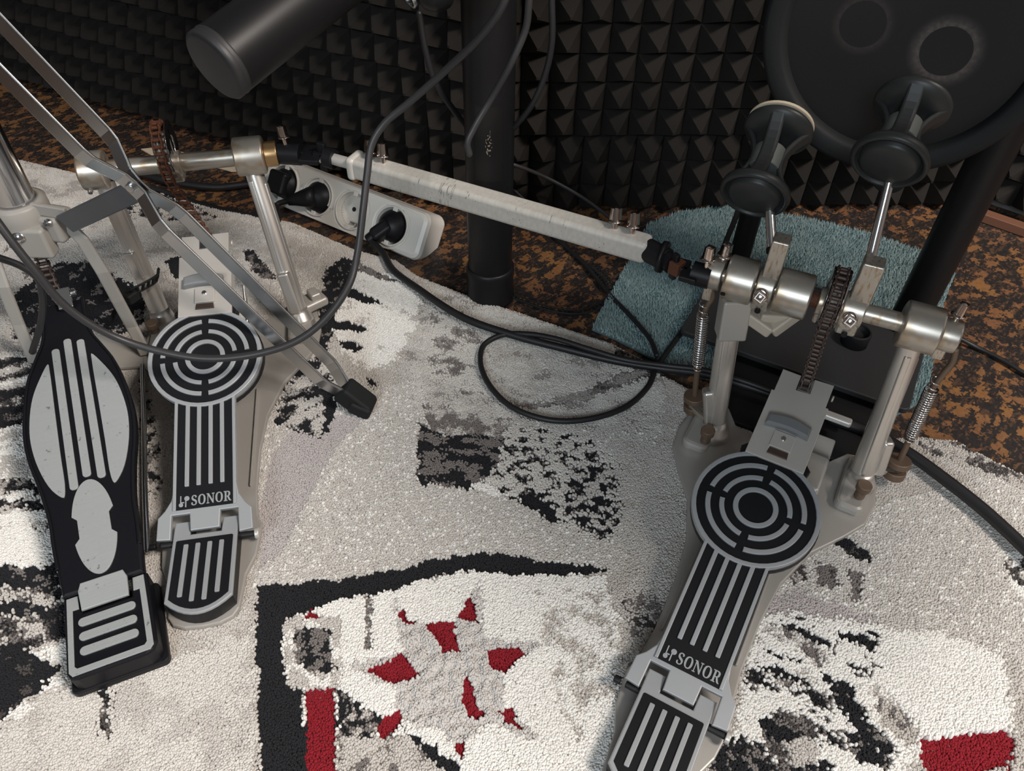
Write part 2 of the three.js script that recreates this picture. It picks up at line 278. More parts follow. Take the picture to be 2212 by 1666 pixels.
const REG = [
  [[[-0.7151,-0.9013],[-0.5441,-0.8626],[-0.3786,-0.795],[-0.2479,-0.7516],[-0.2155,-0.6182],[-0.2491,-0.5598],[-0.3479,-0.5432],[-0.4872,-0.5256],[-0.5218,-0.5245]], spots('H', 'B', 'S', 24, -0.28, 0.30, 0.2, 1.5), 0.004],
  [[[-0.2224,-0.4508],[-0.1447,-0.4757],[-0.0972,-0.5007],[-0.0398,-0.4731],[0.0393,-0.4587],[0.1284,-0.445],[0.0925,-0.3181],[0.0772,-0.3018],[-0.0064,-0.3217],[-0.0689,-0.3079],[-0.1358,-0.2926],[-0.1874,-0.2867],[-0.1862,-0.303]], dots, 0.002],
  [[[-0.1238,-0.6524],[-0.0482,-0.624],[0.1001,-0.5513],[0.1467,-0.5269],[0.1325,-0.4451],[0.0795,-0.4435],[-0.0018,-0.4547],[-0.0839,-0.455],[-0.0999,-0.5254]], spots('H', 'S', 'P', 30, -0.40, 0.15, 0.2, 1.8), 0.004],
  [[[-0.086,-0.6152],[-0.0517,-0.6016],[-0.0212,-0.5407],[-0.011,-0.4915],[-0.0446,-0.4845],[-0.0812,-0.5135]], spots('G', 'H', 'P', 34, -0.46, -0.10, 0, 1.6), 0.004],
  [[[-0.0105,-0.474],[0.0314,-0.4799],[0.0657,-0.4926],[0.1017,-0.5161],[0.1481,-0.5385],[0.1459,-0.5206],[0.1001,-0.4961],[0.065,-0.4786],[0.0187,-0.4681]], spots('H', 'G', 'D', 40, -0.15, 0.30, -0.2, 3), 0.004],
  [[[0.1005,-0.5566],[0.1302,-0.5379],[0.1547,-0.5209],[0.1489,-0.5096],[0.1113,-0.5258],[0.0958,-0.5419]], spots('G', 'D', 'K', 60, -0.2, 0.2), 0.004],
  [[[-0.3617,-0.7565],[-0.2979,-0.7591],[-0.2146,-0.7163],[-0.2071,-0.6494],[-0.225,-0.6178],[-0.2667,-0.6316],[-0.3233,-0.6778]], spots('B', 'S', 'P', 40, -0.1, 0.45), 0.003],
  [[[-0.1853,-0.2991],[-0.1743,-0.3113],[-0.1665,-0.3406],[-0.157,-0.3862],[-0.1452,-0.429],[-0.1289,-0.4536],[-0.1666,-0.458],[-0.194,-0.4329],[-0.2025,-0.4094],[-0.1985,-0.3529]], 'L', 0.002],
  [[[-0.2052,-0.6656],[-0.1899,-0.6929],[-0.1731,-0.6833],[-0.174,-0.6427],[-0.1771,-0.612],[-0.1784,-0.576],[-0.1788,-0.5356],[-0.1806,-0.5103],[-0.1959,-0.5482],[-0.2012,-0.6187]], spots('K', 'K', 'G', 60, -0.2, 0.45), 0.004],
  [[[-0.1723,-0.6627],[-0.1297,-0.6602],[-0.0986,-0.6223],[-0.0966,-0.5787],[-0.113,-0.525],[-0.1375,-0.5117],[-0.1624,-0.5362],[-0.1816,-0.5759],[-0.1774,-0.6195]], spots('S', 'W', 'W', 30, -0.45, 0.3, 0.3, 2), 0.004],
  [[[-0.1791,-0.6441],[-0.1545,-0.6264],[-0.1341,-0.6106],[-0.1518,-0.6085],[-0.1736,-0.6196]], 'K', 0.003],
  [[[-0.1731,-0.6833],[-0.1287,-0.6522],[-0.1129,-0.6433],[-0.1379,-0.6471],[-0.1674,-0.6629]], spots('G', 'G', 'D', 60, -0.2, 0.2), 0.003],
  [[[-0.1845,-0.5842],[-0.1618,-0.5821],[-0.1386,-0.569],[-0.1546,-0.5657],[-0.1792,-0.5704]], 'K', 0.003],
  [[[-0.1738,-0.5556],[-0.1563,-0.5535],[-0.1429,-0.542],[-0.1516,-0.5352],[-0.164,-0.54]], 'K', 0.003],
  [[[-0.2113,-0.4736],[-0.2082,-0.5094],[-0.1938,-0.5287],[-0.1757,-0.5167],[-0.1592,-0.4869],[-0.1602,-0.45],[-0.165,-0.4284],[-0.1805,-0.4359],[-0.206,-0.4432],[-0.2156,-0.4566]], spots('K', 'G', 'S', 46, -0.12, 0.10, -0.6, 2), 0.004],
  [[[-0.1759,-0.4923],[-0.1628,-0.4879],[-0.1562,-0.4696],[-0.1593,-0.4365],[-0.1659,-0.4289],[-0.1666,-0.458]], 'K', 0.003],
  [[[-0.1408,-0.5054],[-0.1261,-0.4986],[-0.1202,-0.4869],[-0.13,-0.4901]], 'K', 0.003],
  // fringed strokes under the stand and beside the pedals
  [[[-0.6441,-0.7842],[-0.5375,-0.7786],[-0.4885,-0.7515],[-0.4821,-0.6719],[-0.512,-0.6384],[-0.5618,-0.6211]], spots('B', 'S', 'G', 24, -0.25, 0.35), 0.004],
  [[[-0.4991,-0.821],[-0.4435,-0.8233],[-0.381,-0.7849],[-0.3404,-0.7574],[-0.3695,-0.7468],[-0.42,-0.7542],[-0.4516,-0.753],[-0.481,-0.7809]], spots('K', 'G', 'B', 40, -0.05, 0.2), 0.004],
  [[[-0.517,-0.6076],[-0.5059,-0.6466],[-0.4952,-0.6673],[-0.4623,-0.6726],[-0.43,-0.6533],[-0.3911,-0.6272],[-0.369,-0.598],[-0.3683,-0.5627],[-0.3882,-0.5552],[-0.4249,-0.5677],[-0.461,-0.5664],[-0.4801,-0.5388]], spots('K', 'K', 'G', 42, 0.05, 0.42), 0.004],
  [[[-0.3806,-0.6757],[-0.3658,-0.6846],[-0.352,-0.6442],[-0.3617,-0.6438]], 'K', 0.003],
  [[[-0.3027,-0.699],[-0.2866,-0.6961],[-0.2567,-0.6556],[-0.2503,-0.6447],[-0.2656,-0.6473],[-0.2842,-0.6627]], spots('K', 'D', 'G', 50, 0, 0.3), 0.003],
  [[[-0.5132,-0.5248],[-0.454,-0.5203],[-0.408,-0.4453],[-0.366,-0.3664],[-0.316,-0.2731],[-0.2914,-0.2141],[-0.299,-0.203],[-0.3178,-0.1847],[-0.337,-0.1757]], zebra, 0.003],
  [[[-0.4609,-0.4372],[-0.4251,-0.4426],[-0.4189,-0.4353],[-0.4557,-0.4268]], 'K', 0.004],
  [[[-0.4309,-0.3767],[-0.3944,-0.3796],[-0.3754,-0.3707],[-0.3581,-0.3566],[-0.3881,-0.3658],[-0.4236,-0.3621]], spots('K', 'D', 'H', 40, 0.15, 0.4), 0.004],
  [[[-0.4209,-0.3567],[-0.382,-0.3605],[-0.3573,-0.3504],[-0.3561,-0.3434],[-0.3845,-0.3496],[-0.4157,-0.3461]], spots('K', 'D', 'H', 40, 0.15, 0.4), 0.004],
  [[[-0.3927,-0.2997],[-0.3563,-0.3034],[-0.3419,-0.3167],[-0.3255,-0.2878],[-0.3184,-0.2694],[-0.3361,-0.2733],[-0.3524,-0.2796],[-0.3838,-0.2818]], spots('K', 'K', 'G', 40, 0.2, 0.4), 0.005],
  [[[-0.3787,-0.2715],[-0.3454,-0.2716],[-0.3116,-0.2587],[-0.3132,-0.2524],[-0.3464,-0.2593],[-0.3706,-0.2552]], spots('K', 'K', 'G', 40, 0.2, 0.4), 0.005],
  [[[-0.4547,-0.4247],[-0.4175,-0.4321],[-0.3904,-0.3893],[-0.3874,-0.3807],[-0.4318,-0.3786]], spots('S', 'S', 'W', 26, -0.1, 0.2), 0.004],
  [[[-0.4036,-0.3217],[-0.3761,-0.3394],[-0.3447,-0.315],[-0.3414,-0.301],[-0.3645,-0.2985],[-0.3936,-0.3017]], 'W', 0.006],
  [[[-0.3648,-0.2435],[-0.3299,-0.2376],[-0.3009,-0.2218],[-0.306,-0.2122],[-0.3159,-0.1936],[-0.3326,-0.1786]], spots('K', 'K', 'D', 30, 0.2, 0.5), 0.005],
  [[[-0.3496,-0.505],[-0.3283,-0.4758],[-0.3023,-0.4271],[-0.2833,-0.378],[-0.2853,-0.3595],[-0.2935,-0.3684],[-0.3141,-0.4164]], spots('K', 'G', 'B', 52, -0.2, 0.12), 0.003],
  [[[-0.302,-0.203],[-0.2754,-0.2129],[-0.2388,-0.2232],[-0.1801,-0.2514],[-0.151,-0.1496],[-0.3221,-0.1461],[-0.3284,-0.1702]], spots('S', 'P', 'P', 14, -0.25, 0.1), 0.006],
  [[[-0.2744,-0.2135],[-0.2643,-0.2144],[-0.2568,-0.1979],[-0.2508,-0.1804],[-0.2535,-0.1752],[-0.2613,-0.183],[-0.2652,-0.1977]], spots('K', 'D', 'G', 46, 0, 0.35), 0.004],
  // centre patch
  [[[-0.083,-0.4707],[-0.065,-0.4747],[-0.0433,-0.4618],[-0.0184,-0.4597],[0.0023,-0.4576],[-0.0046,-0.4305],[-0.0414,-0.4305],[-0.0699,-0.4365]], spots('G', 'H', 'S', 40, -0.02, 0.3), 0.004],
  [[[-0.0816,-0.4523],[-0.0704,-0.4418],[-0.0579,-0.4368],[-0.0297,-0.4377],[-0.0074,-0.433],[-0.005,-0.4125],[-0.0198,-0.39],[-0.0306,-0.3765],[-0.0535,-0.3796],[-0.0763,-0.3809]], spots('K', 'K', 'G', 62, 0.02, 0.12, 0, 2.2), 0.003],
  [[[-0.0075,-0.4367],[0.0024,-0.4466],[0.035,-0.4465],[0.067,-0.4368],[0.0895,-0.4152],[0.1011,-0.3958],[0.0919,-0.3607],[0.08,-0.3301],[0.0583,-0.3397],[0.0294,-0.3501],[0.0035,-0.37],[-0.0267,-0.3748],[-0.0233,-0.3842],[-0.0067,-0.405]], spots('K', 'G', 'P', 80, -0.22, -0.02, 0.3, 1.5), 0.004],
  [[[-0.0309,-0.3826],[-0.0196,-0.3853],[-0.0042,-0.3772],[0.011,-0.3652],[-0.0002,-0.3672],[-0.0191,-0.3731]], spots('K', 'S', 'W', 60, -0.1, 0.1), 0.003],
  [[[0.011,-0.3767],[0.0297,-0.368],[0.0477,-0.3471],[0.0294,-0.3493],[0.0073,-0.3674]], 'K', 0.004],
  [[[0.0498,-0.4066],[0.0889,-0.4077],[0.1001,-0.3934],[0.0904,-0.3562],[0.0812,-0.3322],[0.0584,-0.3422],[0.0444,-0.3594]], spots('K', 'G', 'S', 95, 0.04, 0.20, 0.3, 1.5), 0.004],
  // framed picture in the middle
  [[[-0.15,-0.2626],[-0.126,-0.2759],[-0.0834,-0.2844],[-0.0673,-0.2924],[-0.0336,-0.301],[0.0736,-0.2997],[0.0761,-0.2437],[0.0734,-0.1543],[-0.1192,-0.1503],[-0.1348,-0.2129],[-0.1495,-0.2189],[-0.158,-0.2571]], 'W', 0.003],
  [[[0.0183,-0.2888],[0.0728,-0.2882],[0.0813,-0.2472],[0.0731,-0.2052],[0.0446,-0.181],[0.0305,-0.2166],[0.0215,-0.2632]], spots('B', 'P', 'W', 50, -0.34, 0.02), 0.005],
  [[[-0.185,-0.2868],[-0.1558,-0.2902],[-0.1289,-0.2928],[-0.1025,-0.2992],[-0.0788,-0.3037],[-0.0588,-0.3122],[-0.038,-0.3168],[-0.017,-0.3193],[0.0007,-0.319],[0.0184,-0.3134],[0.0464,-0.3129],[0.0639,-0.3113],[0.0782,-0.3057],[0.0599,-0.3021],[0.0356,-0.3003],[0.0149,-0.2991],[-0.0058,-0.2997],[-0.0302,-0.3022],[-0.0507,-0.2986],[-0.0706,-0.2915],[-0.0835,-0.2851],[-0.1033,-0.2813],[-0.1227,-0.2767],[-0.1319,-0.2717],[-0.1456,-0.2656],[-0.1549,-0.2625],[-0.1586,-0.2571],[-0.1551,-0.2383],[-0.1509,-0.2253],[-0.1457,-0.2158],[-0.1357,-0.2098],[-0.1311,-0.1947],[-0.1255,-0.1774],[-0.1192,-0.1503],[-0.1487,-0.1497],[-0.1596,-0.1882],[-0.1735,-0.2379]], 'K', 0.0022],
  [[[-0.158,-0.2571],[-0.15,-0.2626],[-0.1188,-0.2634],[-0.1097,-0.2103],[-0.1234,-0.2094],[-0.1395,-0.2128],[-0.1492,-0.2205]], spots('S', 'S', 'W', 40, 0, 0.3), 0.003],
  [[[-0.1509,-0.2548],[-0.1234,-0.2541],[-0.1165,-0.226],[-0.1178,-0.2228],[-0.1377,-0.2223],[-0.1455,-0.2352]], spots('K', 'K', 'G', 72, -0.05, 0.02), 0.003],
  [[[-0.145,-0.2606],[-0.1421,-0.2693],[-0.1387,-0.2658],[-0.1315,-0.2627]], 'R', 0.001],
  [[[-0.1044,-0.2798],[-0.0985,-0.2806],[-0.0918,-0.2385],[-0.0968,-0.2377]], spots('G', 'G', 'B', 60, 0, 0.35), 0.0025],
  [[[-0.1142,-0.2134],[-0.1014,-0.2065],[-0.0828,-0.1943],[-0.0795,-0.1855],[-0.088,-0.1782],[-0.1072,-0.1772]], spots('K', 'G', 'B', 76, -0.02, 0.3), 0.003],
  [[[-0.1087,-0.182],[-0.0882,-0.1796],[-0.0711,-0.1843],[-0.0492,-0.1734],[-0.0246,-0.1522],[-0.1031,-0.1506]], spots('G', 'B', 'S', 40, -0.35, 0.0), 0.004],
  [[[-0.0844,-0.2817],[-0.0707,-0.2617],[-0.0524,-0.2597],[-0.0362,-0.2625],[-0.0216,-0.297],[-0.0173,-0.2767],[-0.0169,-0.2511],[0.0085,-0.2469],[0.0344,-0.2482],[0.0118,-0.2382],[-0.0025,-0.2222],[0.0004,-0.2036],[0.0254,-0.1792],[-0.0101,-0.1914],[-0.0233,-0.1796],[-0.0255,-0.1683],[-0.0384,-0.185],[-0.0565,-0.1875],[-0.0735,-0.1945],[-0.0744,-0.2111],[-0.1093,-0.2262],[-0.0959,-0.2314],[-0.0727,-0.2389],[-0.0739,-0.2497]], 'C', 0.003],
  [[[-0.058,-0.2592],[-0.0384,-0.261],[-0.0354,-0.2513],[-0.0325,-0.2412],[-0.0426,-0.2389],[-0.048,-0.2459]], 'R', 0.0015],
  [[[-0.0346,-0.2633],[-0.0301,-0.2764],[-0.0264,-0.2832],[-0.0235,-0.2729],[-0.021,-0.2629],[-0.0266,-0.2627]], 'R', 0.0015],
  [[[-0.0786,-0.2672],[-0.0744,-0.2709],[-0.0707,-0.2617],[-0.0622,-0.2626],[-0.0703,-0.2582],[-0.0737,-0.2591]], 'R', 0.0015],
  [[[-0.0949,-0.2249],[-0.0783,-0.2328],[-0.0724,-0.2369],[-0.0666,-0.2304],[-0.0594,-0.2216],[-0.0725,-0.2162],[-0.0815,-0.2185]], 'R', 0.0015],
  [[[-0.0123,-0.2406],[0.0085,-0.2432],[0.014,-0.2382],[0.0055,-0.2314],[-0.0001,-0.2242],[-0.0096,-0.2278]], 'R', 0.0015],
  [[[-0.0272,-0.221],[-0.023,-0.2186],[-0.0199,-0.2062],[-0.0134,-0.1967],[-0.0192,-0.1936],[-0.0242,-0.1964],[-0.0286,-0.2091]], 'R', 0.0015],
  [[[-0.0043,-0.1981],[0.0047,-0.2001],[0.0118,-0.1866],[0.0007,-0.1911]], 'R', 0.0015],
  [[[-0.0815,-0.191],[-0.0726,-0.1972],[-0.0692,-0.199],[-0.066,-0.1896],[-0.0765,-0.1807],[-0.0815,-0.1846]], 'R', 0.0015],
  [[[-0.0325,-0.1766],[-0.0236,-0.1801],[-0.0262,-0.17],[-0.0302,-0.1732]], 'R', 0.0015],
  [[[-0.0654,-0.1867],[-0.0594,-0.186],[-0.0482,-0.1776],[-0.0298,-0.1669],[-0.0189,-0.1524],[-0.0288,-0.1522],[-0.0427,-0.1652],[-0.0586,-0.1788]], 'K', 0.003],
  [[[-0.1317,-0.208],[-0.1235,-0.21],[-0.1148,-0.2096],[-0.11,-0.1892],[-0.1034,-0.1506],[-0.1192,-0.1503]], 'R', 0.0015],
  // right-hand half
  [[[0.0913,-0.4386],[0.1506,-0.4298],[0.1437,-0.3804],[0.1209,-0.3188],[0.0943,-0.2649],[0.0823,-0.2791],[0.0901,-0.3518]], spots('B', 'S', 'S', 20, -0.3, 0.3), 0.005],
  [[[0.0843,-0.2829],[0.1035,-0.289],[0.116,-0.28],[0.106,-0.2512],[0.0894,-0.2474],[0.0844,-0.2647]], spots('G', 'B', 'D', 34, -0.1, 0.35), 0.005],
  [[[0.0751,-0.2304],[0.098,-0.2375],[0.0891,-0.2117],[0.0704,-0.1704]], spots('G', 'B', 'S', 34, -0.3, 0.2), 0.005],
  [[[0.2182,-0.3421],[0.4379,-0.4176],[0.3634,-0.2178],[0.3496,-0.2434],[0.3218,-0.2546],[0.2632,-0.2654],[0.1856,-0.2743]], dots, 0.002],
  [[[0.1846,-0.2854],[0.2139,-0.2944],[0.2382,-0.2829],[0.2688,-0.2727],[0.2621,-0.2619],[0.2208,-0.268],[0.1845,-0.2689]], 'L', 0.004],
  [[[0.2513,-0.3439],[0.2648,-0.34],[0.2824,-0.3246],[0.2767,-0.3155],[0.2662,-0.3205],[0.2522,-0.3337]], spots('K', 'K', 'D', 60, 0.1, 0.4), 0.003],
  [[[0.2112,-0.3123],[0.227,-0.3195],[0.2243,-0.3016],[0.2127,-0.2967]], spots('D', 'G', 'B', 60, 0, 0.25), 0.003],
  [[[0.2327,-0.3168],[0.2474,-0.3164],[0.2496,-0.3093],[0.2439,-0.2936],[0.2311,-0.2971]], spots('D', 'G', 'G', 60, -0.3, 0.4), 0.003],
  [[[0.2557,-0.311],[0.268,-0.3097],[0.263,-0.291],[0.2546,-0.2811],[0.2534,-0.2908]], spots('D', 'G', 'G', 60, -0.25, 0.4), 0.003],
  [[[0.1815,-0.2706],[0.2155,-0.2732],[0.2599,-0.2653],[0.3009,-0.26],[0.325,-0.2543],[0.3447,-0.2432],[0.337,-0.2172],[0.3283,-0.1929],[0.2719,-0.1882],[0.241,-0.1577],[0.1291,-0.1554],[0.1507,-0.1949]], 'W', 0.004],
  [[[0.1815,-0.2706],[0.2117,-0.2713],[0.2337,-0.2665],[0.2648,-0.2602],[0.2606,-0.2446],[0.2525,-0.2312],[0.2353,-0.2212],[0.2344,-0.2027],[0.2562,-0.1771],[0.2474,-0.1686],[0.2228,-0.1736],[0.1696,-0.2135],[0.1584,-0.2195]], spots('W', 'G', 'K', 50, 0.06, 0.26, 0.42, 2.6), 0.004],
  [[[0.1804,-0.2652],[0.2066,-0.2641],[0.2252,-0.2472],[0.2166,-0.2272],[0.1898,-0.2202],[0.1673,-0.2325]], spots('G', 'S', 'W', 40, -0.30, 0.0, 0.42, 2), 0.004],
  [[[0.1974,-0.2674],[0.2185,-0.2591],[0.2269,-0.2513],[0.2236,-0.2485],[0.208,-0.2564],[0.1965,-0.2631]], 'K', 0.003],
  [[[0.2327,-0.2629],[0.2605,-0.2549],[0.2606,-0.2487],[0.2459,-0.2518],[0.233,-0.257]], 'K', 0.003],
  [[[0.1795,-0.2455],[0.2065,-0.2374],[0.2044,-0.2341],[0.1906,-0.2377],[0.1794,-0.2421]], 'K', 0.003],
  [[[0.1711,-0.2359],[0.1896,-0.2331],[0.2069,-0.2238],[0.2022,-0.2199],[0.1852,-0.2278],[0.1716,-0.232]], 'K', 0.003],
  [[[0.2162,-0.2304],[0.2369,-0.2213],[0.2356,-0.215],[0.2201,-0.2171],[0.2161,-0.2253]], 'K', 0.003],
  [[[0.218,-0.2208],[0.235,-0.215],[0.2397,-0.1998],[0.2542,-0.1798],[0.2464,-0.1741],[0.2291,-0.185],[0.2222,-0.2024]], spots('K', 'K', 'G', 60, 0.15, 0.35, 0.42, 2), 0.004],
  [[[0.1671,-0.2012],[0.1863,-0.2053],[0.203,-0.199],[0.2052,-0.1845],[0.1918,-0.1785],[0.2073,-0.1705],[0.1978,-0.1568],[0.1577,-0.156],[0.1728,-0.1725],[0.1634,-0.1836]], spots('K', 'G', 'D', 50, 0.0, 0.3, 0.42, 2), 0.004],
  [[[0.1783,-0.1839],[0.2,-0.1872],[0.1993,-0.1731],[0.1839,-0.17]], 'S', 0.004],
  [[[0.135,-0.1824],[0.1522,-0.1868],[0.1658,-0.1808],[0.1716,-0.167],[0.172,-0.1563],[0.1234,-0.1553]], spots('K', 'K', 'G', 70, 0.1, 0.3), 0.003],
  [[[0.2473,-0.2247],[0.261,-0.2094],[0.2712,-0.1946],[0.2601,-0.18],[0.2448,-0.197]], spots('B', 'B', 'G', 40, 0.1, 0.4), 0.004],
  [[[0.2691,-0.1853],[0.2807,-0.1878],[0.2904,-0.1898],[0.3268,-0.1923],[0.3208,-0.1757],[0.3155,-0.1714],[0.2932,-0.1668],[0.2842,-0.1586],[0.2654,-0.1582],[0.2681,-0.1759]], 'R', 0.0025],
  [[[0.3835,-0.3296],[0.4088,-0.3303],[0.3905,-0.2904],[0.3784,-0.2901],[0.3765,-0.3054]], spots('D', 'B', 'W', 40, -0.05, 0.15), 0.004],
  [[[0.3584,-0.4464],[0.3911,-0.4436],[0.4148,-0.421],[0.4382,-0.4028],[0.4247,-0.3881],[0.402,-0.4091],[0.3761,-0.4234],[0.3539,-0.4279]], spots('D', 'G', 'B', 40, -0.1, 0.15), 0.004],
].map(([q, k, w]) => {
  const c = [0, 1].map((i) => q.reduce((s, v) => s + v[i], 0) / q.length), f = k === 'R' ? 1.12 : 1, p = q.map((v) => [c[0] + (v[0] - c[0]) * f, c[1] + (v[1] - c[1]) * f]);
  return { p, k, w, b: bounds(p) };
});
function dye(x, z) {
  const r1 = hash(x + 3, z) - 0.5, r2 = hash(x, z + 5) - 0.5, n = N1(x * 30, z * 30) + r1; let kind = n > 0.35 ? 'S' : 'B';
  for (const { p, k, w, b } of REG) {
    if (x < b[0] - 2 * w || x > b[2] + 2 * w || z < b[1] - 2 * w || z > b[3] + 2 * w) continue;
    const wx = x + w * (0.6 * N2(x * 70, z * 70) + 0.4 * N3(x * 240, z * 240) + 1.1 * r1), wz = z + w * (0.6 * N3(x * 70 + 9, z * 70) + 0.4 * N1(x * 240, z * 240) + 1.1 * r2);
    if (wx < b[0] || wx > b[2] || wz < b[1] || wz > b[3] || !inside(p, wx, wz)) continue;
    kind = typeof k === 'string' ? k : k(x, z);
  }
  return kind;
}
const rugDistance = (x, z) => { let d = 9; for (let i = 0; i < RUG.length; i++) { const [ax, az] = RUG[i], [bx, bz] = RUG[(i + 1) % RUG.length], t = Math.max(0, Math.min(1, ((x - ax) * (bx - ax) + (z - az) * (bz - az)) / ((bx - ax) ** 2 + (bz - az) ** 2))); d = Math.min(d, Math.hypot(x - ax - t * (bx - ax), z - az - t * (bz - az))); } return d; };
// lie of the rug: low swells away from what stands on it
const swell = (x, z) => 0.0012 * N1(x * 5, z * 5) + 0.0008 * N2(x * 11, z * 11);
const PILE_Y = 0.0062;
{
  const o = thing('rug', 'grey, white, black and red patterned shaggy rug covering the floor', 'rug', [0, 0, -0.4]);
  part(o, 'backing', slab(RUG, 0.0008, PILE_Y - 0.001, 0.0005), std([0.36, 0.33, 0.30], 1));
  const spots_ = [], step = 0.00135; let odd = 0;
  for (let z = -1.0; z < 0.03; z += step * 0.866) {
    odd ^= 1; const dep = -z * 0.697 + 0.52 * 0.717, half = (1106 / 1664) * dep + 0.13;
    for (let x = -half + odd * step / 2; x < half; x += step) {
      const px = x + (rand() - 0.5) * step * 0.8, pz = z + (rand() - 0.5) * step * 0.8;
      if (!inside(RUG, px, pz) || rugDistance(px, pz) < 0.0012) continue;
      spots_.push([px, pz]);
    }
  }
  const tuft = new THREE.IcosahedronGeometry(1, 1);
  const pile = new THREE.InstancedMesh(tuft, std([1, 1, 1], 0.95), spots_.length);
  const m4 = new THREE.Matrix4(), q = new THREE.Quaternion(), e = new THREE.Euler(), c = new THREE.Color(), P = new THREE.Vector3(), S = new THREE.Vector3();
  const tall = { W: 0.0016, P: 0.0011, C: 0.0012, B: 0.0005, L: 0.0004, S: 0.0010, H: 0.0003, G: 0, D: -0.0003, K: -0.0005, R: -0.0014 };
  spots_.forEach(([x, z], i) => {
    const k = dye(x, z), rr = 0.00095 + rand() * 0.00035, h = 0.0021 + rand() * 0.0005, lean = N2(x * 9, z * 9) * 0.35;
    e.set((rand() - 0.5) * 0.7 + lean, rand() * 6.28, (rand() - 0.5) * 0.7); q.setFromEuler(e);
    const edge = Math.min(1, rugDistance(x, z) / 0.006);
    P.set(x, PILE_Y + swell(x, z) * edge + tall[k] + (k === 'C' ? 0.0017 * N2(x * 95, z * 95) : 0) + (edge - 1) * 0.003 + rand() * 0.0004, z); S.set(rr, h, rr); m4.compose(P, q, S); pile.setMatrixAt(i, m4);
    const col = COL[k], v = 0.92 + rand() * 0.16; c.setRGB(Math.min(0.92, col[0] * v), Math.min(0.92, col[1] * v), Math.min(0.92, col[2] * v)); pile.setColorAt(i, c);
  });
  pile.name = 'pile'; pile.userData.kind = 'stuff'; pile.position.set(0, 0, 0.4); lit(pile); o.add(pile); origin.set(pile, V([0, 0, -0.4]));
  console.log('tufts', spots_.length);
}
// ---------- blue-green mat under the kick pad ----------
const MAT = [[0.0794,-0.5847],[0.0919,-0.6169],[0.1158,-0.6739],[0.1366,-0.7214],[0.1555,-0.7707],[0.1991,-0.8017],[0.2517,-0.8138],[0.2951,-0.8055],[0.3376,-0.7953],[0.3778,-0.7793],[0.4165,-0.7619],[0.4517,-0.7376],[0.4896,-0.7084],[0.4846,-0.6871],[0.4546,-0.6384],[0.4291,-0.5865],[0.4062,-0.539],[0.3839,-0.4953],[0.3334,-0.4652],[0.2147,-0.502],[0.1658,-0.5251],[0.1326,-0.5465],[0.1027,-0.5702]];
{
  const o = thing('blue_mat', 'blue-green fluffy microfibre mat lying under the kick pad', 'mat', [0.25, 0, -0.6]);
  part(o, 'mat_cloth', slab(MAT, 0.0006, 0.0042, 0.0006), std([0.10, 0.15, 0.155], 1));
  const pts = []; const st = 0.0019; const [x0, z0, x1, z1] = bounds(MAT);
  for (let z = z0; z < z1; z += st) for (let x = x0; x < x1; x += st) { const a = x + (rand() - 0.5) * st, b = z + (rand() - 0.5) * st; if (inside(MAT, a, b)) pts.push([a, b]); }
  const fib = new THREE.ConeGeometry(1, 1, 5, 1); fib.translate(0, 0.5, 0);
  const im = new THREE.InstancedMesh(fib, std([1, 1, 1], 0.9), pts.length);
  const m4 = new THREE.Matrix4(), q = new THREE.Quaternion(), e = new THREE.Euler(), c = new THREE.Color();
  pts.forEach(([x, z], i) => {
    const n = fbm(N2, x * 24, z * 24, 3); e.set(n * 0.9 + (rand() - 0.5) * 0.8, rand() * 6.28, (rand() - 0.5) * 0.8); q.setFromEuler(e);
    m4.compose(new THREE.Vector3(x, 0.0034, z), q, new THREE.Vector3(0.0011, 0.0042 + rand() * 0.0016, 0.0011)); im.setMatrixAt(i, m4);
    const v = (0.85 + rand() * 0.4) * (1 + 0.28 * n); c.setRGB(0.20 * v, 0.285 * v, 0.295 * v); im.setColorAt(i, c);
  });
  im.name = 'fibres'; im.userData.kind = 'stuff'; im.position.set(-0.25, 0, 0.6); lit(im); o.add(im);
  console.log('fibres', pts.length);
}

// ---------- bass drum pedals ----------
const font = await new FontLoader().loadAsync('fonts/droid/droid_serif_bold.typeface.json');
const keyBolt = (base, dir, s = 1) => {              // square-headed drum-key bolt: thread, flange, key head
  const d = V(dir).normalize(), p = (t) => V(base).addScaledVector(d, t * s);
  return [cyl(p(-0.003), p(0.005), 0.0020 * s, 0.0020 * s, 12), lathe(p(0.0045), d, [[0, 0], [0.0046 * s, 0], [0.0048 * s, 0.0008 * s], [0.0034 * s, 0.0016 * s], [0, 0.0016 * s]], 20),
    cyl(p(0.0058), p(0.0140), 0.0042 * s, 0.0037 * s, 4), lathe(p(0.0139), d, [[0.0030 * s, 0], [0.0022 * s, 0.0007 * s], [0, 0.0009 * s]], 4)];
};
function coil(a, b, r, wire, turns) {
  a = V(a); b = V(b); const d = b.clone().sub(a), L = d.length(), q = quatTo(d), pts = [];
  for (let i = 0; i <= turns * 10; i++) { const t = i / (turns * 10), an = i / 10 * Math.PI * 2; pts.push(new THREE.Vector3(Math.cos(an) * r, t * L, Math.sin(an) * r).applyQuaternion(q).add(a)); }
  return new THREE.TubeGeometry(new THREE.CatmullRomCurve3(pts), turns * 14, wire, 5);
}
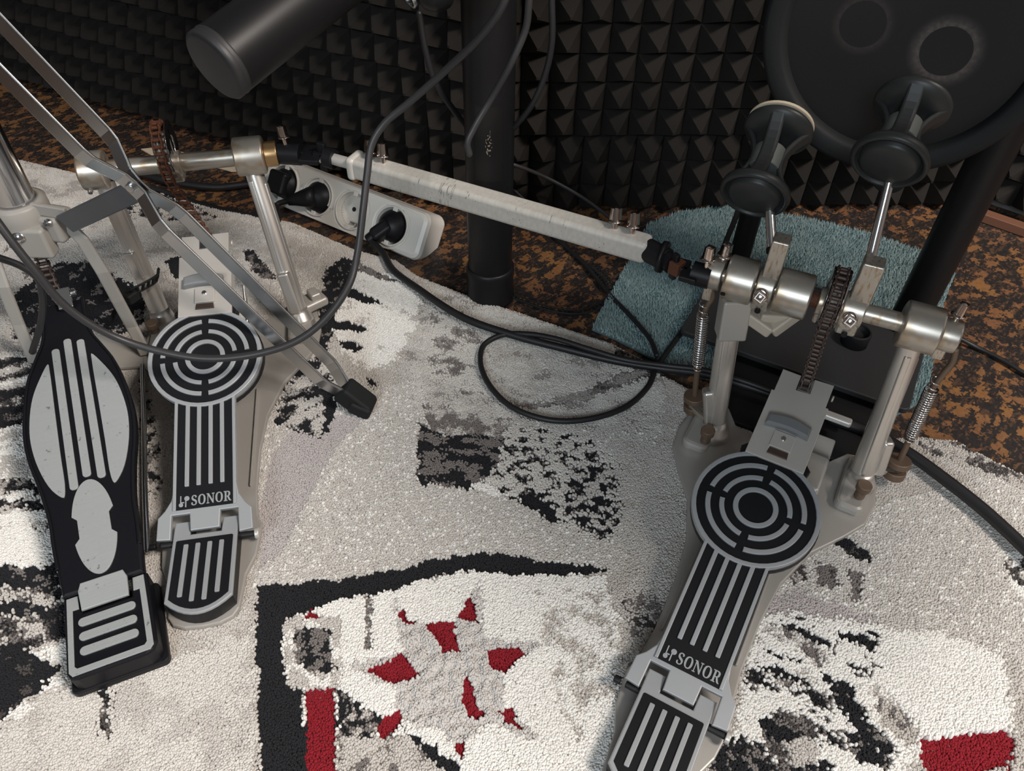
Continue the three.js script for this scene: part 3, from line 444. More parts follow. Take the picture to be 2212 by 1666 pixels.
function chain(pts, n, w = 0.0055, axisDir = [1, 0, 0]) {   // roller chain: rollers across, two side plates per link
  const c = new THREE.CatmullRomCurve3(pts.map(V)), ax = V(axisDir).normalize(), out = [];
  const P = c.getSpacedPoints(n);
  for (let i = 0; i < n; i++) {
    const a = P[i], b = P[i + 1], wide = i % 2 ? w * 0.78 : w;
    for (const s of [-1, 1]) out.push(boxAB(a.clone().addScaledVector(ax, s * wide * 0.5).addScaledVector(b.clone().sub(a), -0.25), b.clone().addScaledVector(ax, s * wide * 0.5).addScaledVector(b.clone().sub(a), 0.25), 0.0009, 0.0052, new THREE.Vector3().crossVectors(b.clone().sub(a), ax), 0.0003));
    out.push(cyl(a.clone().addScaledVector(ax, -w * 0.62), a.clone().addScaledVector(ax, w * 0.62), 0.0017, 0.0017, 8));
  }
  return merge(out);
}
const R_ = 0.0449, LC = 0.1467, SW = 0.0231;
function soleParts(o, pose) {                          // base plate, heel plate and footboard, the same on both pedals
  const { at: [x, z], yaw, tilt } = pose;
  const FB = planeFrame([x, 0.032, z], yaw, tilt), HP = planeFrame([x, 0.030, z], yaw, 0), GR = planeFrame([x, 0.0145, z], yaw, 0);
  // base plate
  const half = [[0.012, -0.0664], [0.0205, -0.0628], [0.0245, -0.0565], [0.0275, -0.03], [0.0340, -0.014], [0.0372, 0.012], [0.0335, 0.022], [0.0315, 0.048], [0.0325, 0.09], [0.037, 0.128], [0.05, 0.166], [0.068, 0.192], [0.080, 0.212], [0.0835, 0.235], [0.079, 0.268], [0.068, 0.283], [0.052, 0.279], [0.040, 0.262], [0.020, 0.255]];
  part(o, 'base_plate', [plate([[0, -0.0672], ...half, [0, 0.254], ...half.slice().reverse().map(([u, v]) => [-u, v])], 0.0045, GR, { bevel: 0.0012 })], M.paint);
  part(o, 'base_rib', [-1, 1].flatMap((s) => [plate(rrect(s * 0.064 - 0.011, 0.215, s * 0.064 + 0.011, 0.272, 0.006), 0.010, GR, { top: 0.009, bevel: 0.003 }), plate(rrect(Math.min(s * 0.026, s * 0.0275), 0.05, Math.max(s * 0.026, s * 0.0275), 0.16, 0.0004), 0.003, GR, { top: 0.003 })]), M.paint);
  // heel plate with its ribbed pad
  const arc = (w, v0, sag, n = 10) => Array.from({ length: n + 1 }, (_, i) => { const t = -1 + 2 * i / n; return [w * t, v0 - sag * (1 - t * t)]; });
  const heelOut = [...arc(0.0230, -0.0540, 0.0112), [0.0230, 0.0128], [0.0118, 0.0128], [0.0112, 0.0008], [-0.0112, 0.0008], [-0.0118, 0.0128], [-0.0230, 0.0128]];
  const heel = part(o, 'heel_plate', plate(heelOut, 0.0030, HP, { top: 0, bevel: 0.0009 }), M.alu);
  part(heel, 'heel_body', plate(heelOut.map(([u, v]) => [u * 0.99, v * 0.997]), 0.0130, HP, { top: -0.0022, bevel: 0.0006 }), M.darkSteel, 'dark heel block');
  const heelPad = [...arc(0.0202, -0.0520, 0.0098), [0.0202, -0.0048], [0.0194, -0.0040], [-0.0194, -0.0040], [-0.0202, -0.0048]];
  part(heel, 'heel_pad', plate(heelPad, 0.0008, HP, { top: 0.0005, bevel: 0.0002 }), M.inlay, 'black ribbed heel pad');
  for (const [u, b] of [[-0.0126, -0.0515], [-0.0042, -0.0560], [0.0042, -0.0560], [0.0126, -0.0515]]) part(heel, 'heel_rib', plate(rrect(u - 0.0017, b, u + 0.0017, -0.0085, 0.0008), 0.0020, HP, { top: 0.0016, bevel: 0.0004 }), M.alu);
  // footboard: disc, stem, flared hinge ears
  const a0 = Math.acos(SW / R_), disc = []; for (let i = 0; i <= 48; i++) { const a = -a0 + (Math.PI + 2 * a0) * i / 48; disc.push([R_ * Math.cos(a), LC + R_ * Math.sin(a)]); }
  const out = [[SW, 0.036], [0.0245, 0.027], [0.0290, 0.0195], [0.0338, 0.0145], [0.0345, -0.0020], [0.0245, -0.0030], [0.0240, 0.0155], [0.0110, 0.0155], [0.0104, 0.0024], [-0.0104, 0.0024], [-0.0110, 0.0155], [-0.0240, 0.0155], [-0.0245, -0.0030], [-0.0345, -0.0020], [-0.0338, 0.0145], [-0.0290, 0.0195], [-0.0245, 0.027], [-SW, 0.036]];
  const fb = part(o, 'footboard', plate([...disc, ...out.slice().reverse()], 0.0045, FB, { bevel: 0.0007 }), M.alu);
  part(fb, 'footboard_underside', plate([...arcBand(0, R_ + 0.001, 0, Math.PI * 2, 48).slice(0, 48)].map(([u, v]) => [u * 0.99 + 0.0005, v * 0.99 + LC]), 0.006, FB, { top: -0.0042, bevel: 0.001 }), M.black);
  // disc pad, rings and arcs
  const ring = (r) => Array.from({ length: 48 }, (_, i) => [r * Math.cos(i / 48 * Math.PI * 2), LC + r * Math.sin(i / 48 * Math.PI * 2)]);
  part(fb, 'disc_pad', plate(ring(R_ - 0.0034), 0.0006, FB, { top: 0.0004, bevel: 0.0001 }), M.inlay, 'black round rubber pad');
  part(fb, 'disc_rim', plate(ring(R_), 0.0022, FB, { top: 0.0018, bevel: 0.0006, holes: [ring(R_ - 0.0034)] }), M.alu);
  part(fb, 'disc_ring', plate(ring(0.0158), 0.0020, FB, { top: 0.0019, bevel: 0.0005, holes: [ring(0.0120)] }), M.alu);
  for (const [r, w] of [[0.0334, 0.0037], [0.0236, 0.0036]]) for (let k = 0; k < 4; k++) {
    const gap = 0.0027 / r, b = arcBand(r - w / 2, r + w / 2, k * Math.PI / 2 + gap, (k + 1) * Math.PI / 2 - gap).map(([u, v]) => [u, v + LC]);
    part(fb, 'disc_arc', plate(b, 0.0020, FB, { top: 0.0019, bevel: 0.0005 }), M.alu);
  }
  // stem pad with four ribs and the maker's lettering
  const topV = (u) => LC - Math.sqrt((R_ - 0.0005) ** 2 - u * u), padTop = []; for (let i = 0; i <= 10; i++) { const u = 0.0207 - 0.0414 * i / 10; padTop.push([u, topV(u)]); }
  part(fb, 'stem_pad', plate([[-0.0207, 0.0188], [0.0207, 0.0188], ...padTop], 0.0006, FB, { top: 0.0004, bevel: 0.0001 }), M.inlay, 'black rubber strip under ribs');
  for (const u of [-0.0130, -0.0044, 0.0044, 0.0130]) part(fb, 'stem_rib', plate(rrect(u - 0.0016, 0.0365, u + 0.0016, topV(u) + 0.0008, 0.0006), 0.0020, FB, { top: 0.0017, bevel: 0.0004 }), M.alu);
  for (const s of [-1, 1]) part(fb, 'stem_border', plate([[s * 0.0207, 0.0188], [s * SW, 0.0188], [s * SW, topV(SW) + 0.002], [s * 0.0207, topV(0.0207) + 0.002]], 0.0016, FB, { top: 0.0014, bevel: 0.0004 }), M.alu);
  const tg = new TextGeometry('SONOR', { font, size: 0.0079, depth: 0.0009, curveSegments: 5, bevelEnabled: false }); tg.computeBoundingBox();
  const tw = tg.boundingBox.max.x; tg.scale(0.0292 / tw, 1, 1); tg.translate(-0.0098, 0.0212, 0.0002); tg.applyMatrix4(FB);
  part(fb, 'lettering', tg, M.alu, 'raised metal lettering SONOR');
  const dot = (u, v, r) => Array.from({ length: 20 }, (_, i) => [u + r * Math.cos(i * Math.PI / 10), v + r * Math.sin(i * Math.PI / 10)]);
  part(fb, 'emblem', [plate(dot(-0.0171, 0.0225, 0.0016), 0.0012, FB, { top: 0.0011, bevel: 0.0002 }), plate(dot(-0.0129, 0.0272, 0.0019), 0.0012, FB, { top: 0.0011, bevel: 0.0002 }), plate(rrect(-0.0177, 0.0235, -0.0169, 0.0296, 0.0002), 0.0012, FB, { top: 0.0011, bevel: 0.0002 }), plate(rrect(-0.0141, 0.0205, -0.0132, 0.0262, 0.0002), 0.0012, FB, { top: 0.0011, bevel: 0.0002 }), plate(rrect(-0.0172, 0.0238, -0.0148, 0.0247, 0.0002), 0.0012, FB, { top: 0.0011, bevel: 0.0002 })], M.alu, 'raised emblem of two mallets');
  // hinge pin
  const pin = (u0, u1, r, m, n) => { const A = new THREE.Vector3(u0, -0.002, -0.006).applyMatrix4(HP), B = new THREE.Vector3(u1, -0.002, -0.006).applyMatrix4(HP); return part(o, n, hub(A, B, r, 0.0006, 18), m); };
  pin(-0.0330, 0.0345, 0.0024, M.darkSteel, 'hinge_pin'); pin(-0.0412, -0.0365, 0.0026, M.black, 'hinge_screw'); pin(0.0345, 0.0378, 0.0042, M.satin, 'hinge_cap');
  // sliding toe plate with latch
  const toe = [[-0.0218, 0.186], [0.0218, 0.186], [0.0218, 0.2470], [0.0196, 0.2470], [0.0196, 0.2690], [0.0050, 0.2682], [0.0055, 0.2540], [-0.0052, 0.2532], [-0.0054, 0.2675], [-0.0199, 0.2678], [-0.0199, 0.2462], [-0.0218, 0.2462]];
  const tp = part(o, 'toe_plate', plate(toe, 0.0030, FB, { top: 0.0022, bevel: 0.0004 }), M.satin);
  part(tp, 'toe_tongue', plate(rrect(-0.0047, 0.2542, 0.0050, 0.2676, 0.0004), 0.0026, FB, { top: 0.0018, bevel: 0.0003 }), M.zinc);
  part(tp, 'toe_plate_side', [-1, 1].map((s) => plate(rrect(s * 0.0207 - 0.0008, 0.188, s * 0.0207 + 0.0008, 0.246, 0.0004), 0.011, FB, { top: 0.0010, bevel: 0.0003 })), M.satin);
  part(tp, 'latch_grip', plate([...Array.from({ length: 9 }, (_, i) => [-0.0165 + i * 0.00405, 0.2216 + 0.0032 * Math.sin(i / 8 * Math.PI)]), ...Array.from({ length: 9 }, (_, i) => [0.0159 - i * 0.00405, 0.2126 + 0.0016 * Math.sin(i / 8 * Math.PI)])], 0.0072, FB, { top: 0.0084, bevel: 0.0016 }), M.grip, 'grey curved latch grip');
  const lp = part(tp, 'latch_plate', plate([[-0.0080, 0.1975], [0.0080, 0.1975], [0.0080, 0.2120], [-0.0080, 0.2120]], 0.0016, FB, { top: 0.0040, bevel: 0.0004 }), M.satin);
  part(lp, 'latch_screw', hub(new THREE.Vector3(0, 0.2065, 0.0036).applyMatrix4(FB), new THREE.Vector3(0, 0.2065, 0.0052).applyMatrix4(FB), 0.0019, 0.0004, 16), M.zinc);
  part(tp, 'latch_spring', plate([[-0.0076, 0.1915], [0.0076, 0.1915], [0.0070, 0.1968], [-0.0070, 0.1968]], 0.002, FB, { top: 0.0034, bevel: 0.0004 }), M.darkRust);
  part(tp, 'rivet', [hub(new THREE.Vector3(0.0214, 0.259, -0.001).applyMatrix4(FB), new THREE.Vector3(0.0228, 0.259, -0.001).applyMatrix4(FB), 0.0026, 0.0006, 14)], M.satin);
  part(o, 'toe_stop', plate([[-0.024, 0.183], [0.024, 0.183], [0.026, 0.192], [0.021, 0.1975], [-0.021, 0.1975], [-0.026, 0.192]], 0.008, FB, { top: -0.0012, bevel: 0.001 }), M.black);
  return { FB, W: (u, y, v) => new THREE.Vector3(u, v, y - 0.030).applyMatrix4(HP), top: (u, v, n = 0) => new THREE.Vector3(u, v, n).applyMatrix4(FB) };
}
const axisPoint = (A, B) => { A = V(A); B = V(B); const d = B.clone().sub(A).normalize(); const f = (t, y = 0, s = 0) => A.clone().addScaledVector(d, t).add(new THREE.Vector3(0, y, 0)).addScaledVector(new THREE.Vector3(d.z, 0, -d.x), s); f.dir = d; f.fwd = new THREE.Vector3(d.z, 0, -d.x); return f; };
function post(o, foot, head, r = 0.0088) {             // round pillar with a ridge and a moulded foot
  foot = V(foot); head = V(head); const d = head.clone().sub(foot).normalize();
  const p = part(o, 'post', [cyl(foot.clone().addScaledVector(d, -0.004), head, r * 1.05, r * 0.92, 28), lathe(foot, d, [[0, -0.006], [r * 1.5, -0.006], [r * 1.45, 0.000], [r * 1.2, 0.006], [r * 1.02, 0.012], [0, 0.012]], 28)], M.post);
  const n = new THREE.Vector3(0, 0, 1).addScaledVector(d, -d.z).normalize(), sd = new THREE.Vector3().crossVectors(n, d);
  part(p, 'post_ridge', [boxAB(lerp(foot, head, 0.10).addScaledVector(n, r * 0.78).addScaledVector(sd, r * 0.3), lerp(foot, head, 0.93).addScaledVector(n, r * 0.72).addScaledVector(sd, r * 0.3), 0.005, 0.0042, n, 0.0012), boxAB(lerp(foot, head, 0.05).addScaledVector(sd, -r * 0.75), lerp(foot, head, 0.9).addScaledVector(sd, -r * 0.75), 0.0045, 0.006, n, 0.0014)], M.post);
  return p;
}
function springSet(o, topHook, bottomNut, f0, f1, brown = true) {   // hook, coil, threaded rod and its two nuts; f0..f1 is the coil
  const T = V(topHook), B = V(bottomNut), a = lerp(T, B, f0), b = lerp(T, B, f1), d = B.clone().sub(T).normalize();
  const s = part(o, 'spring', [coil(a, b, 0.0046, 0.00068, 22)], M.chrome, 'bright steel coil spring');
  part(s, 'spring_end', [coil(lerp(T, B, f0 - 0.10), a, 0.0034, 0.0007, 2), coil(b, lerp(T, B, f1 + 0.06), 0.0032, 0.0007, 2)], M.chrome);
  const side = new THREE.Vector3(1, 0, 0.2);
  part(o, 'spring_hook', tube([T.clone().addScaledVector(side, 0.004).add(V([0, 0.004, 0])), T.clone().addScaledVector(side, 0.0055).addScaledVector(d, 0.006), lerp(T, B, f0 * 0.55).addScaledVector(side, 0.003), lerp(T, B, f0 + 0.01)], 0.0023, 24, 8), M.knurl);
  part(o, 'spring_rod', cyl(lerp(T, B, f1 - 0.02), B.clone().addScaledVector(d, 0.006), 0.0024, 0.0024, 12), M.knurl, 'brown threaded tension rod');
  part(o, 'spring_nut', [hub(B.clone().addScaledVector(d, -0.0035), B.clone().addScaledVector(d, 0.0022), 0.0092, 0.0008, 30), hub(B.clone().addScaledVector(d, 0.0075), B.clone().addScaledVector(d, 0.0145), 0.0086, 0.0008, 30)], M.knurl, 'brown knurled tension nuts');
}
function spikes(o, list) { for (const p of list) part(o, 'spike_screw', [hub(p.clone().add(V([0, 0.009, 0])), p.clone().add(V([0, 0.015, 0])), 0.0058, 0.0007, 26), ...[0, 1, 2, 3, 4].map((k) => hub(p.clone().add(V([0, k * 0.0018, 0])), p.clone().add(V([0, k * 0.0018 + 0.0016, 0])), 0.0042, 0.0004, 18))], M.knurl, 'brown threaded spike screw'); }
function cam(o, f, t, width, r, lift, chainPts, chainMat, ax) {   // two flanges, hub block, chain lying over the rim
  const c0 = f(t - width / 2, lift), c1 = f(t + width / 2, lift);
  const flange = (a, b) => { const d = V(b).sub(V(a)); return lathe(a, d, [[r * 0.45, 0], [r, 0], [r, d.length()], [r * 0.45, d.length()], [r * 0.45, 0]], 40); };
  const w = part(o, 'cam_wheel', [flange(c0, f(t - width / 2 + 0.0016, lift)), flange(f(t + width / 2 - 0.0016, lift), c1), boxAB(f(t - width / 2, lift), f(t + width / 2, lift), 0.007, r * 1.5, UP, 0.001)], M.chrome);
  part(w, 'cam_hub', [hub(f(t - width * 0.75), f(t + width * 0.75), 0.0105, 0.001), boxAB(f(t - width * 0.7, -0.008), f(t + width * 0.7, -0.008), 0.017, 0.014, UP, 0.002)], M.cast);
  part(o, 'chain', chain(chainPts, 26, 0.0072, f.dir), chainMat, 'rusty roller chain');
}
// the main pedal, right
{
  const pose = { at: [0.1087, -0.1988], yaw: 0.4922, tilt: 0.2324 };
  const o = thing('bass_drum_pedal', 'silver bass drum pedal with two black beaters in front of kick pad', 'drum pedal', [0.19, 0.0085, -0.35]);
  const { W, top } = soleParts(o, pose);
  const f = axisPoint([0.1681,0.165,-0.461], [0.2849,0.165,-0.4112]), ar = [0.1743,0.02,-0.4377], br = [0.2846,0.02,-0.3875];
  post(o, ar, f(-0.001, -0.012)); post(o, br, f(0.1269, -0.012));
  part(o, 'post_sleeve', [boxAB(lerp(ar, f(0), 0.66), lerp(ar, f(0), 0.90), 0.0215, 0.019, [0, 0, 1], 0.002)], M.paint);
  part(o, 'post_bracket', boxAB(lerp(ar, f(0), 0.06).add(V([-0.004, 0, 0.002])), lerp(ar, f(0), 0.30).add(V([-0.010, 0, 0.0])), 0.010, 0.012, [0, 0, 1], 0.003), M.post); part(o, 'post_bracket', boxAB(lerp(br, f(0.1269), 0.06).add(V([0.012, 0, 0.0])), lerp(br, f(0.1269), 0.30).add(V([0.010, 0, 0.0])), 0.009, 0.012, [0, 0, 1], 0.003), M.post);
  part(o, 'axle', [cyl(f(-0.0218), f(0.1497), 0.0050, 0.0050, 16), cyl(f(0.0884), f(0.1161), 0.0078, 0.0078, 6)], M.cast);
  part(o, 'rusty_axle', cyl(f(0.0493), f(0.0618), 0.0066, 0.0066, 6), M.rust, 'rusty hexagonal axle section');
  part(o, 'axle_collar', [hub(f(-0.0229), f(-0.0123), 0.0125, 0.0012), boxAB(f(-0.0200, -0.004), f(-0.0200, -0.024), 0.007, 0.010, f.fwd, 0.0015), hub(f(0.1401), f(0.1527), 0.0118, 0.0014), boxAB(f(0.1455, -0.004), f(0.1455, -0.020), 0.008, 0.010, f.fwd, 0.0015)], M.cast);
  for (const [a, b] of [[-0.0101, 0.0121], [0.0272, 0.0520], [0.1149, 0.1401]]) part(o, 'bearing_hub', hub(f(a), f(b), 0.0170, 0.0018, 48), M.cast, 'stained metal bearing hub');
  part(o, 'hub_hole', cyl(f(-0.0077, -0.004).addScaledVector(f.fwd, -0.0162), f(-0.0077, -0.0045).addScaledVector(f.fwd, -0.0172), 0.0019, 0.0019, 12), M.black);
  part(o, 'hub_bridge', [boxAB([0.1784,0.138,-0.4548], [0.1979,0.13,-0.4437], 0.012, 0.010, UP, 0.002), boxAB([0.1964,0.13,-0.4431], [0.2171,0.146,-0.451], 0.010, 0.010, UP, 0.002), boxAB([0.1879,0.14,-0.455], [0.2088,0.14,-0.4535], 0.020, 0.008, UP, 0.002)], M.beige, 'beige angled bridge between two hubs');
  // beater clamps with their key screws
  const beaters = [
    { t0: 0.0128, t1: 0.0261, near: [0.1713,0.2204,-0.488], far: [0.194,0.246,-0.5387], foot: [0.1867,0.191,-0.4641], felt: true },
    { t0: 0.0742, t1: 0.0897, near: [0.2471,0.2604,-0.4675], far: [0.2694,0.2813,-0.5091], foot: [0.2526,0.189,-0.4487], felt: false }];
  for (const b of beaters) {
    const tm = (b.t0 + b.t1) / 2, w = (b.t1 - b.t0) * 0.92;
    const c = part(o, 'beater_clamp', [hub(f(b.t0), f(b.t1), 0.0125, 0.0012), boxAB(f(tm + w * 0.1, 0.002, 0.002), f(tm + w * 0.1, 0.041, 0.004), w, 0.015, f.fwd, 0.0014), boxAB(f(tm, -0.004, -0.004), f(tm, -0.016, -0.003), w, 0.015, f.fwd, 0.002)], M.cast);
    part(c, 'clamp_screw', [...keyBolt(f(tm - 0.001, 0.000, -0.0105), f.fwd.clone().negate().add(V([0, 0.5, 0])), 1.1)], M.key);
    part(c, 'set_screw_hole', cyl(f(tm, -0.0145, -0.0105), f(tm, -0.0147, -0.0125), 0.0022, 0.0022, 12), M.black);
    const nr = V(b.near), fr = V(b.far), mid = nr.clone().lerp(fr, 0.5), ax = fr.clone().sub(nr), L = ax.length(), a = ax.clone().normalize();
    part(o, 'beater_rod', cyl(b.foot, mid, 0.0036, 0.0034, 18), M.chrome, 'steel beater rod');
    part(c, 'rod_socket', hub(lerp(b.foot, mid, -0.05), lerp(b.foot, mid, 0.02), 0.0044, 0.0006, 16), M.black);
    // hourglass head: two flared caps, four ribs, a boss
    const h = part(o, 'beater_head', [
      lathe(nr, a, [[0, -0.0058], [0.010, -0.0052], [0.0160, -0.0036], [0.0185, -0.0018], [0.0192, 0.0022], [0.0206, 0.0022], [0.0214, -0.0016], [0.0232, -0.0022], [0.0248, -0.0006], [0.0252, 0.0022], [0.0245, 0.0045], [0.0205, 0.0072], [0.016, 0.0098], [0.0105, 0.0092], [0, 0.009]], 44),
      lathe(fr, a.clone().negate(), [[0, -0.0035], [0.016, -0.0032], [0.0228, -0.0018], [0.0250, 0.0008], [0.0252, 0.0026], [0.0240, 0.0050], [0.0205, 0.0074], [0.016, 0.0095], [0.0105, 0.0092], [0, 0.009]], 44)], M.beater, 'black hourglass beater head');
    const q = quatTo(a), e1 = new THREE.Vector3(1, 0, 0).applyQuaternion(q), e2 = new THREE.Vector3(0, 0, 1).applyQuaternion(q);
    const right = f.dir.clone().addScaledVector(a, -a.dot(f.dir)).normalize(), upv = new THREE.Vector3().crossVectors(right, a).normalize();
    const ribs = [];
    for (let k = 0; k < 4; k++) {
      const an = k * Math.PI / 2 + 0.12, dr = right.clone().multiplyScalar(Math.cos(an)).addScaledVector(upv, Math.sin(an)), tg = right.clone().multiplyScalar(-Math.sin(an)).addScaledVector(upv, Math.cos(an)), P = [];
      for (let i = 0; i <= 10; i++) { const s = i / 10, r = 0.0100 + 0.0118 * Math.pow(Math.abs(2 * s - 1), 1.9); P.push(nr.clone().addScaledVector(a, 0.004 + s * (L - 0.008)).addScaledVector(dr, r)); }
      ribs.push(strap(P, tg, 0.0105, 0.0040));
    }
    part(h, 'head_rib', ribs, M.beater);
    part(h, 'head_boss', hub(nr.clone().addScaledVector(a, L * 0.36), nr.clone().addScaledVector(a, L * 0.66), 0.0118, 0.001, 30), M.beaterBoss);
    if (b.felt) part(h, 'felt_face', lathe(fr, a, [[0, 0.0060], [0.021, 0.0058], [0.0243, 0.0042], [0.0243, 0.0012], [0, 0.001]], 40), M.felt, 'cream felt striking face');
  }
  const mkChainTop = 0.0667;
  cam(o, f, mkChainTop, 0.0125, 0.0215, 0.006, [f(mkChainTop, 0.012, 0.022), f(mkChainTop, 0.027, 0.004), f(mkChainTop, 0.020, -0.016), f(mkChainTop, 0.004, -0.021), f(mkChainTop, -0.014, -0.022), lerp(f(mkChainTop, -0.014, -0.022), top(0.000, 0.263, 0.002), 0.5), top(0, 0.262, 0.0015)], M.darkRust);
  springSet(o, [0.1473,0.148,-0.4683], [0.159,0.034,-0.4624], 0.20, 0.66);
  springSet(o, [0.3153,0.14,-0.4112], [0.3131,0.036,-0.3934], 0.30, 0.72);
  part(o, 'spring_anchor', [boxAB([0.172,0.026,-0.4456], [0.1598,0.026,-0.4632], 0.013, 0.0045, UP, 0.001), boxAB([0.2955,0.027,-0.4001], [0.3167,0.027,-0.392], 0.014, 0.0045, UP, 0.001)], M.cast);
  spikes(o, [V([0.1638,0.024,-0.422]), V([0.2775,0.024,-0.3683])]);
  part(o, 'collar_bolt', [...keyBolt(f(-0.0154, 0.010, 0.003), [0, 1, 0.1], 1.15), ...keyBolt(f(0.1461, 0.010, 0.003), [0.1, 1, -0.1], 1.05)], M.key);
  part(o, 'hoop_clamp', [boxAB(W(-0.012, 0.018, 0.268), W(0.040, 0.018, 0.268), 0.030, 0.006, UP, 0.002), boxAB(W(0.018, 0.022, 0.235), W(0.040, 0.022, 0.235), 0.040, 0.010, UP, 0.003), boxAB(W(0.020, 0.034, 0.294), W(0.046, 0.034, 0.294), 0.008, 0.006, UP, 0.002)], M.satin);
}
// the second pedal, left
{
  const pose = { at: [-0.225, -0.3166], yaw: -0.1931, tilt: 0.3309 };
  const o = thing('bass_drum_pedal', 'silver bass drum pedal without beater beside the black hi-hat pedal', 'drum pedal', [-0.25, 0.0085, -0.45]);
  const { W, top } = soleParts(o, pose);
  const f = axisPoint([-0.3664,0.165,-0.5947], [-0.2392,0.165,-0.6248]), al = [-0.3425,0.02,-0.5659], br = [-0.2086,0.02,-0.5704], tR = 0.1306;
  post(o, al, f(0.004, -0.012)); post(o, br, f(tR, -0.012));
  part(o, 'post_bracket', boxAB(lerp(br, f(tR), 0.08).add(V([0.002, 0, 0.008])), lerp(br, f(tR), 0.34).add(V([0.000, 0, 0.008])), 0.012, 0.010, [0, 0, 1], 0.003), M.post); part(o, 'post_bracket', boxAB(lerp(al, f(0), 0.34).add(V([0.002, 0, 0.009])), lerp(al, f(0), 0.52).add(V([0.002, 0, 0.009])), 0.010, 0.006, [0, 0, 1], 0.002), M.post);
  part(o, 'axle', [cyl(f(0), f(0.1598), 0.0050, 0.0050, 14), cyl(f(0.012), f(tR - 0.01), 0.0082, 0.0082, 6)], M.cast);
  part(o, 'bearing_hub', [hub(f(-0.0113), f(0.0102), 0.0165, 0.0022, 48)], M.cast);
  part(o, 'bearing_hub', [hub(f(0.1178), f(0.1435), 0.0168, 0.002, 48)], M.cast);
  part(o, 'brass_collar', hub(f(0.1435), f(0.1549), 0.0112, 0.001, 40), M.brass, 'brass coloured bearing collar');
  const t = 0.0633;
  cam(o, f, t, 0.0125, 0.0225, 0.015, [f(t - 0.002, 0.018, 0.018), f(t - 0.002, 0.034, 0.008), f(t - 0.002, 0.037, -0.004), f(t - 0.002, 0.028, -0.016), f(t - 0.002, 0.010, -0.020), f(t - 0.001, -0.012, -0.017), lerp(f(t, -0.012, -0.017), top(0.004, 0.262, 0.002), 0.5), top(0.004, 0.262, 0.0015)], M.rust);
  part(o, 'set_screw_hole', cyl(f(t, -0.012, -0.0170), f(t, -0.012, -0.0182), 0.0024, 0.0024, 12), M.black);
  part(o, 'hub_screw', hub(f(-0.0064, -0.013, -0.010), f(-0.0064, -0.0135, -0.0135), 0.0022, 0.0005, 12), M.chrome);
  part(o, 'spring_anchor', [boxAB([-0.2146,0.024,-0.5809], [-0.1911,0.024,-0.6018], 0.020, 0.010, UP, 0.003), boxAB([-0.2026,0.032,-0.5916], [-0.1946,0.032,-0.5977], 0.014, 0.008, UP, 0.002)], M.paint);
  spikes(o, [V([-0.3416,0.02,-0.5443])]);
  part(o, 'side_stop', [boxAB(W(0.024, 0.040, 0.19), W(0.024, 0.075, 0.235), 0.002, 0.010, UP, 0.0006)], M.zinc);
}
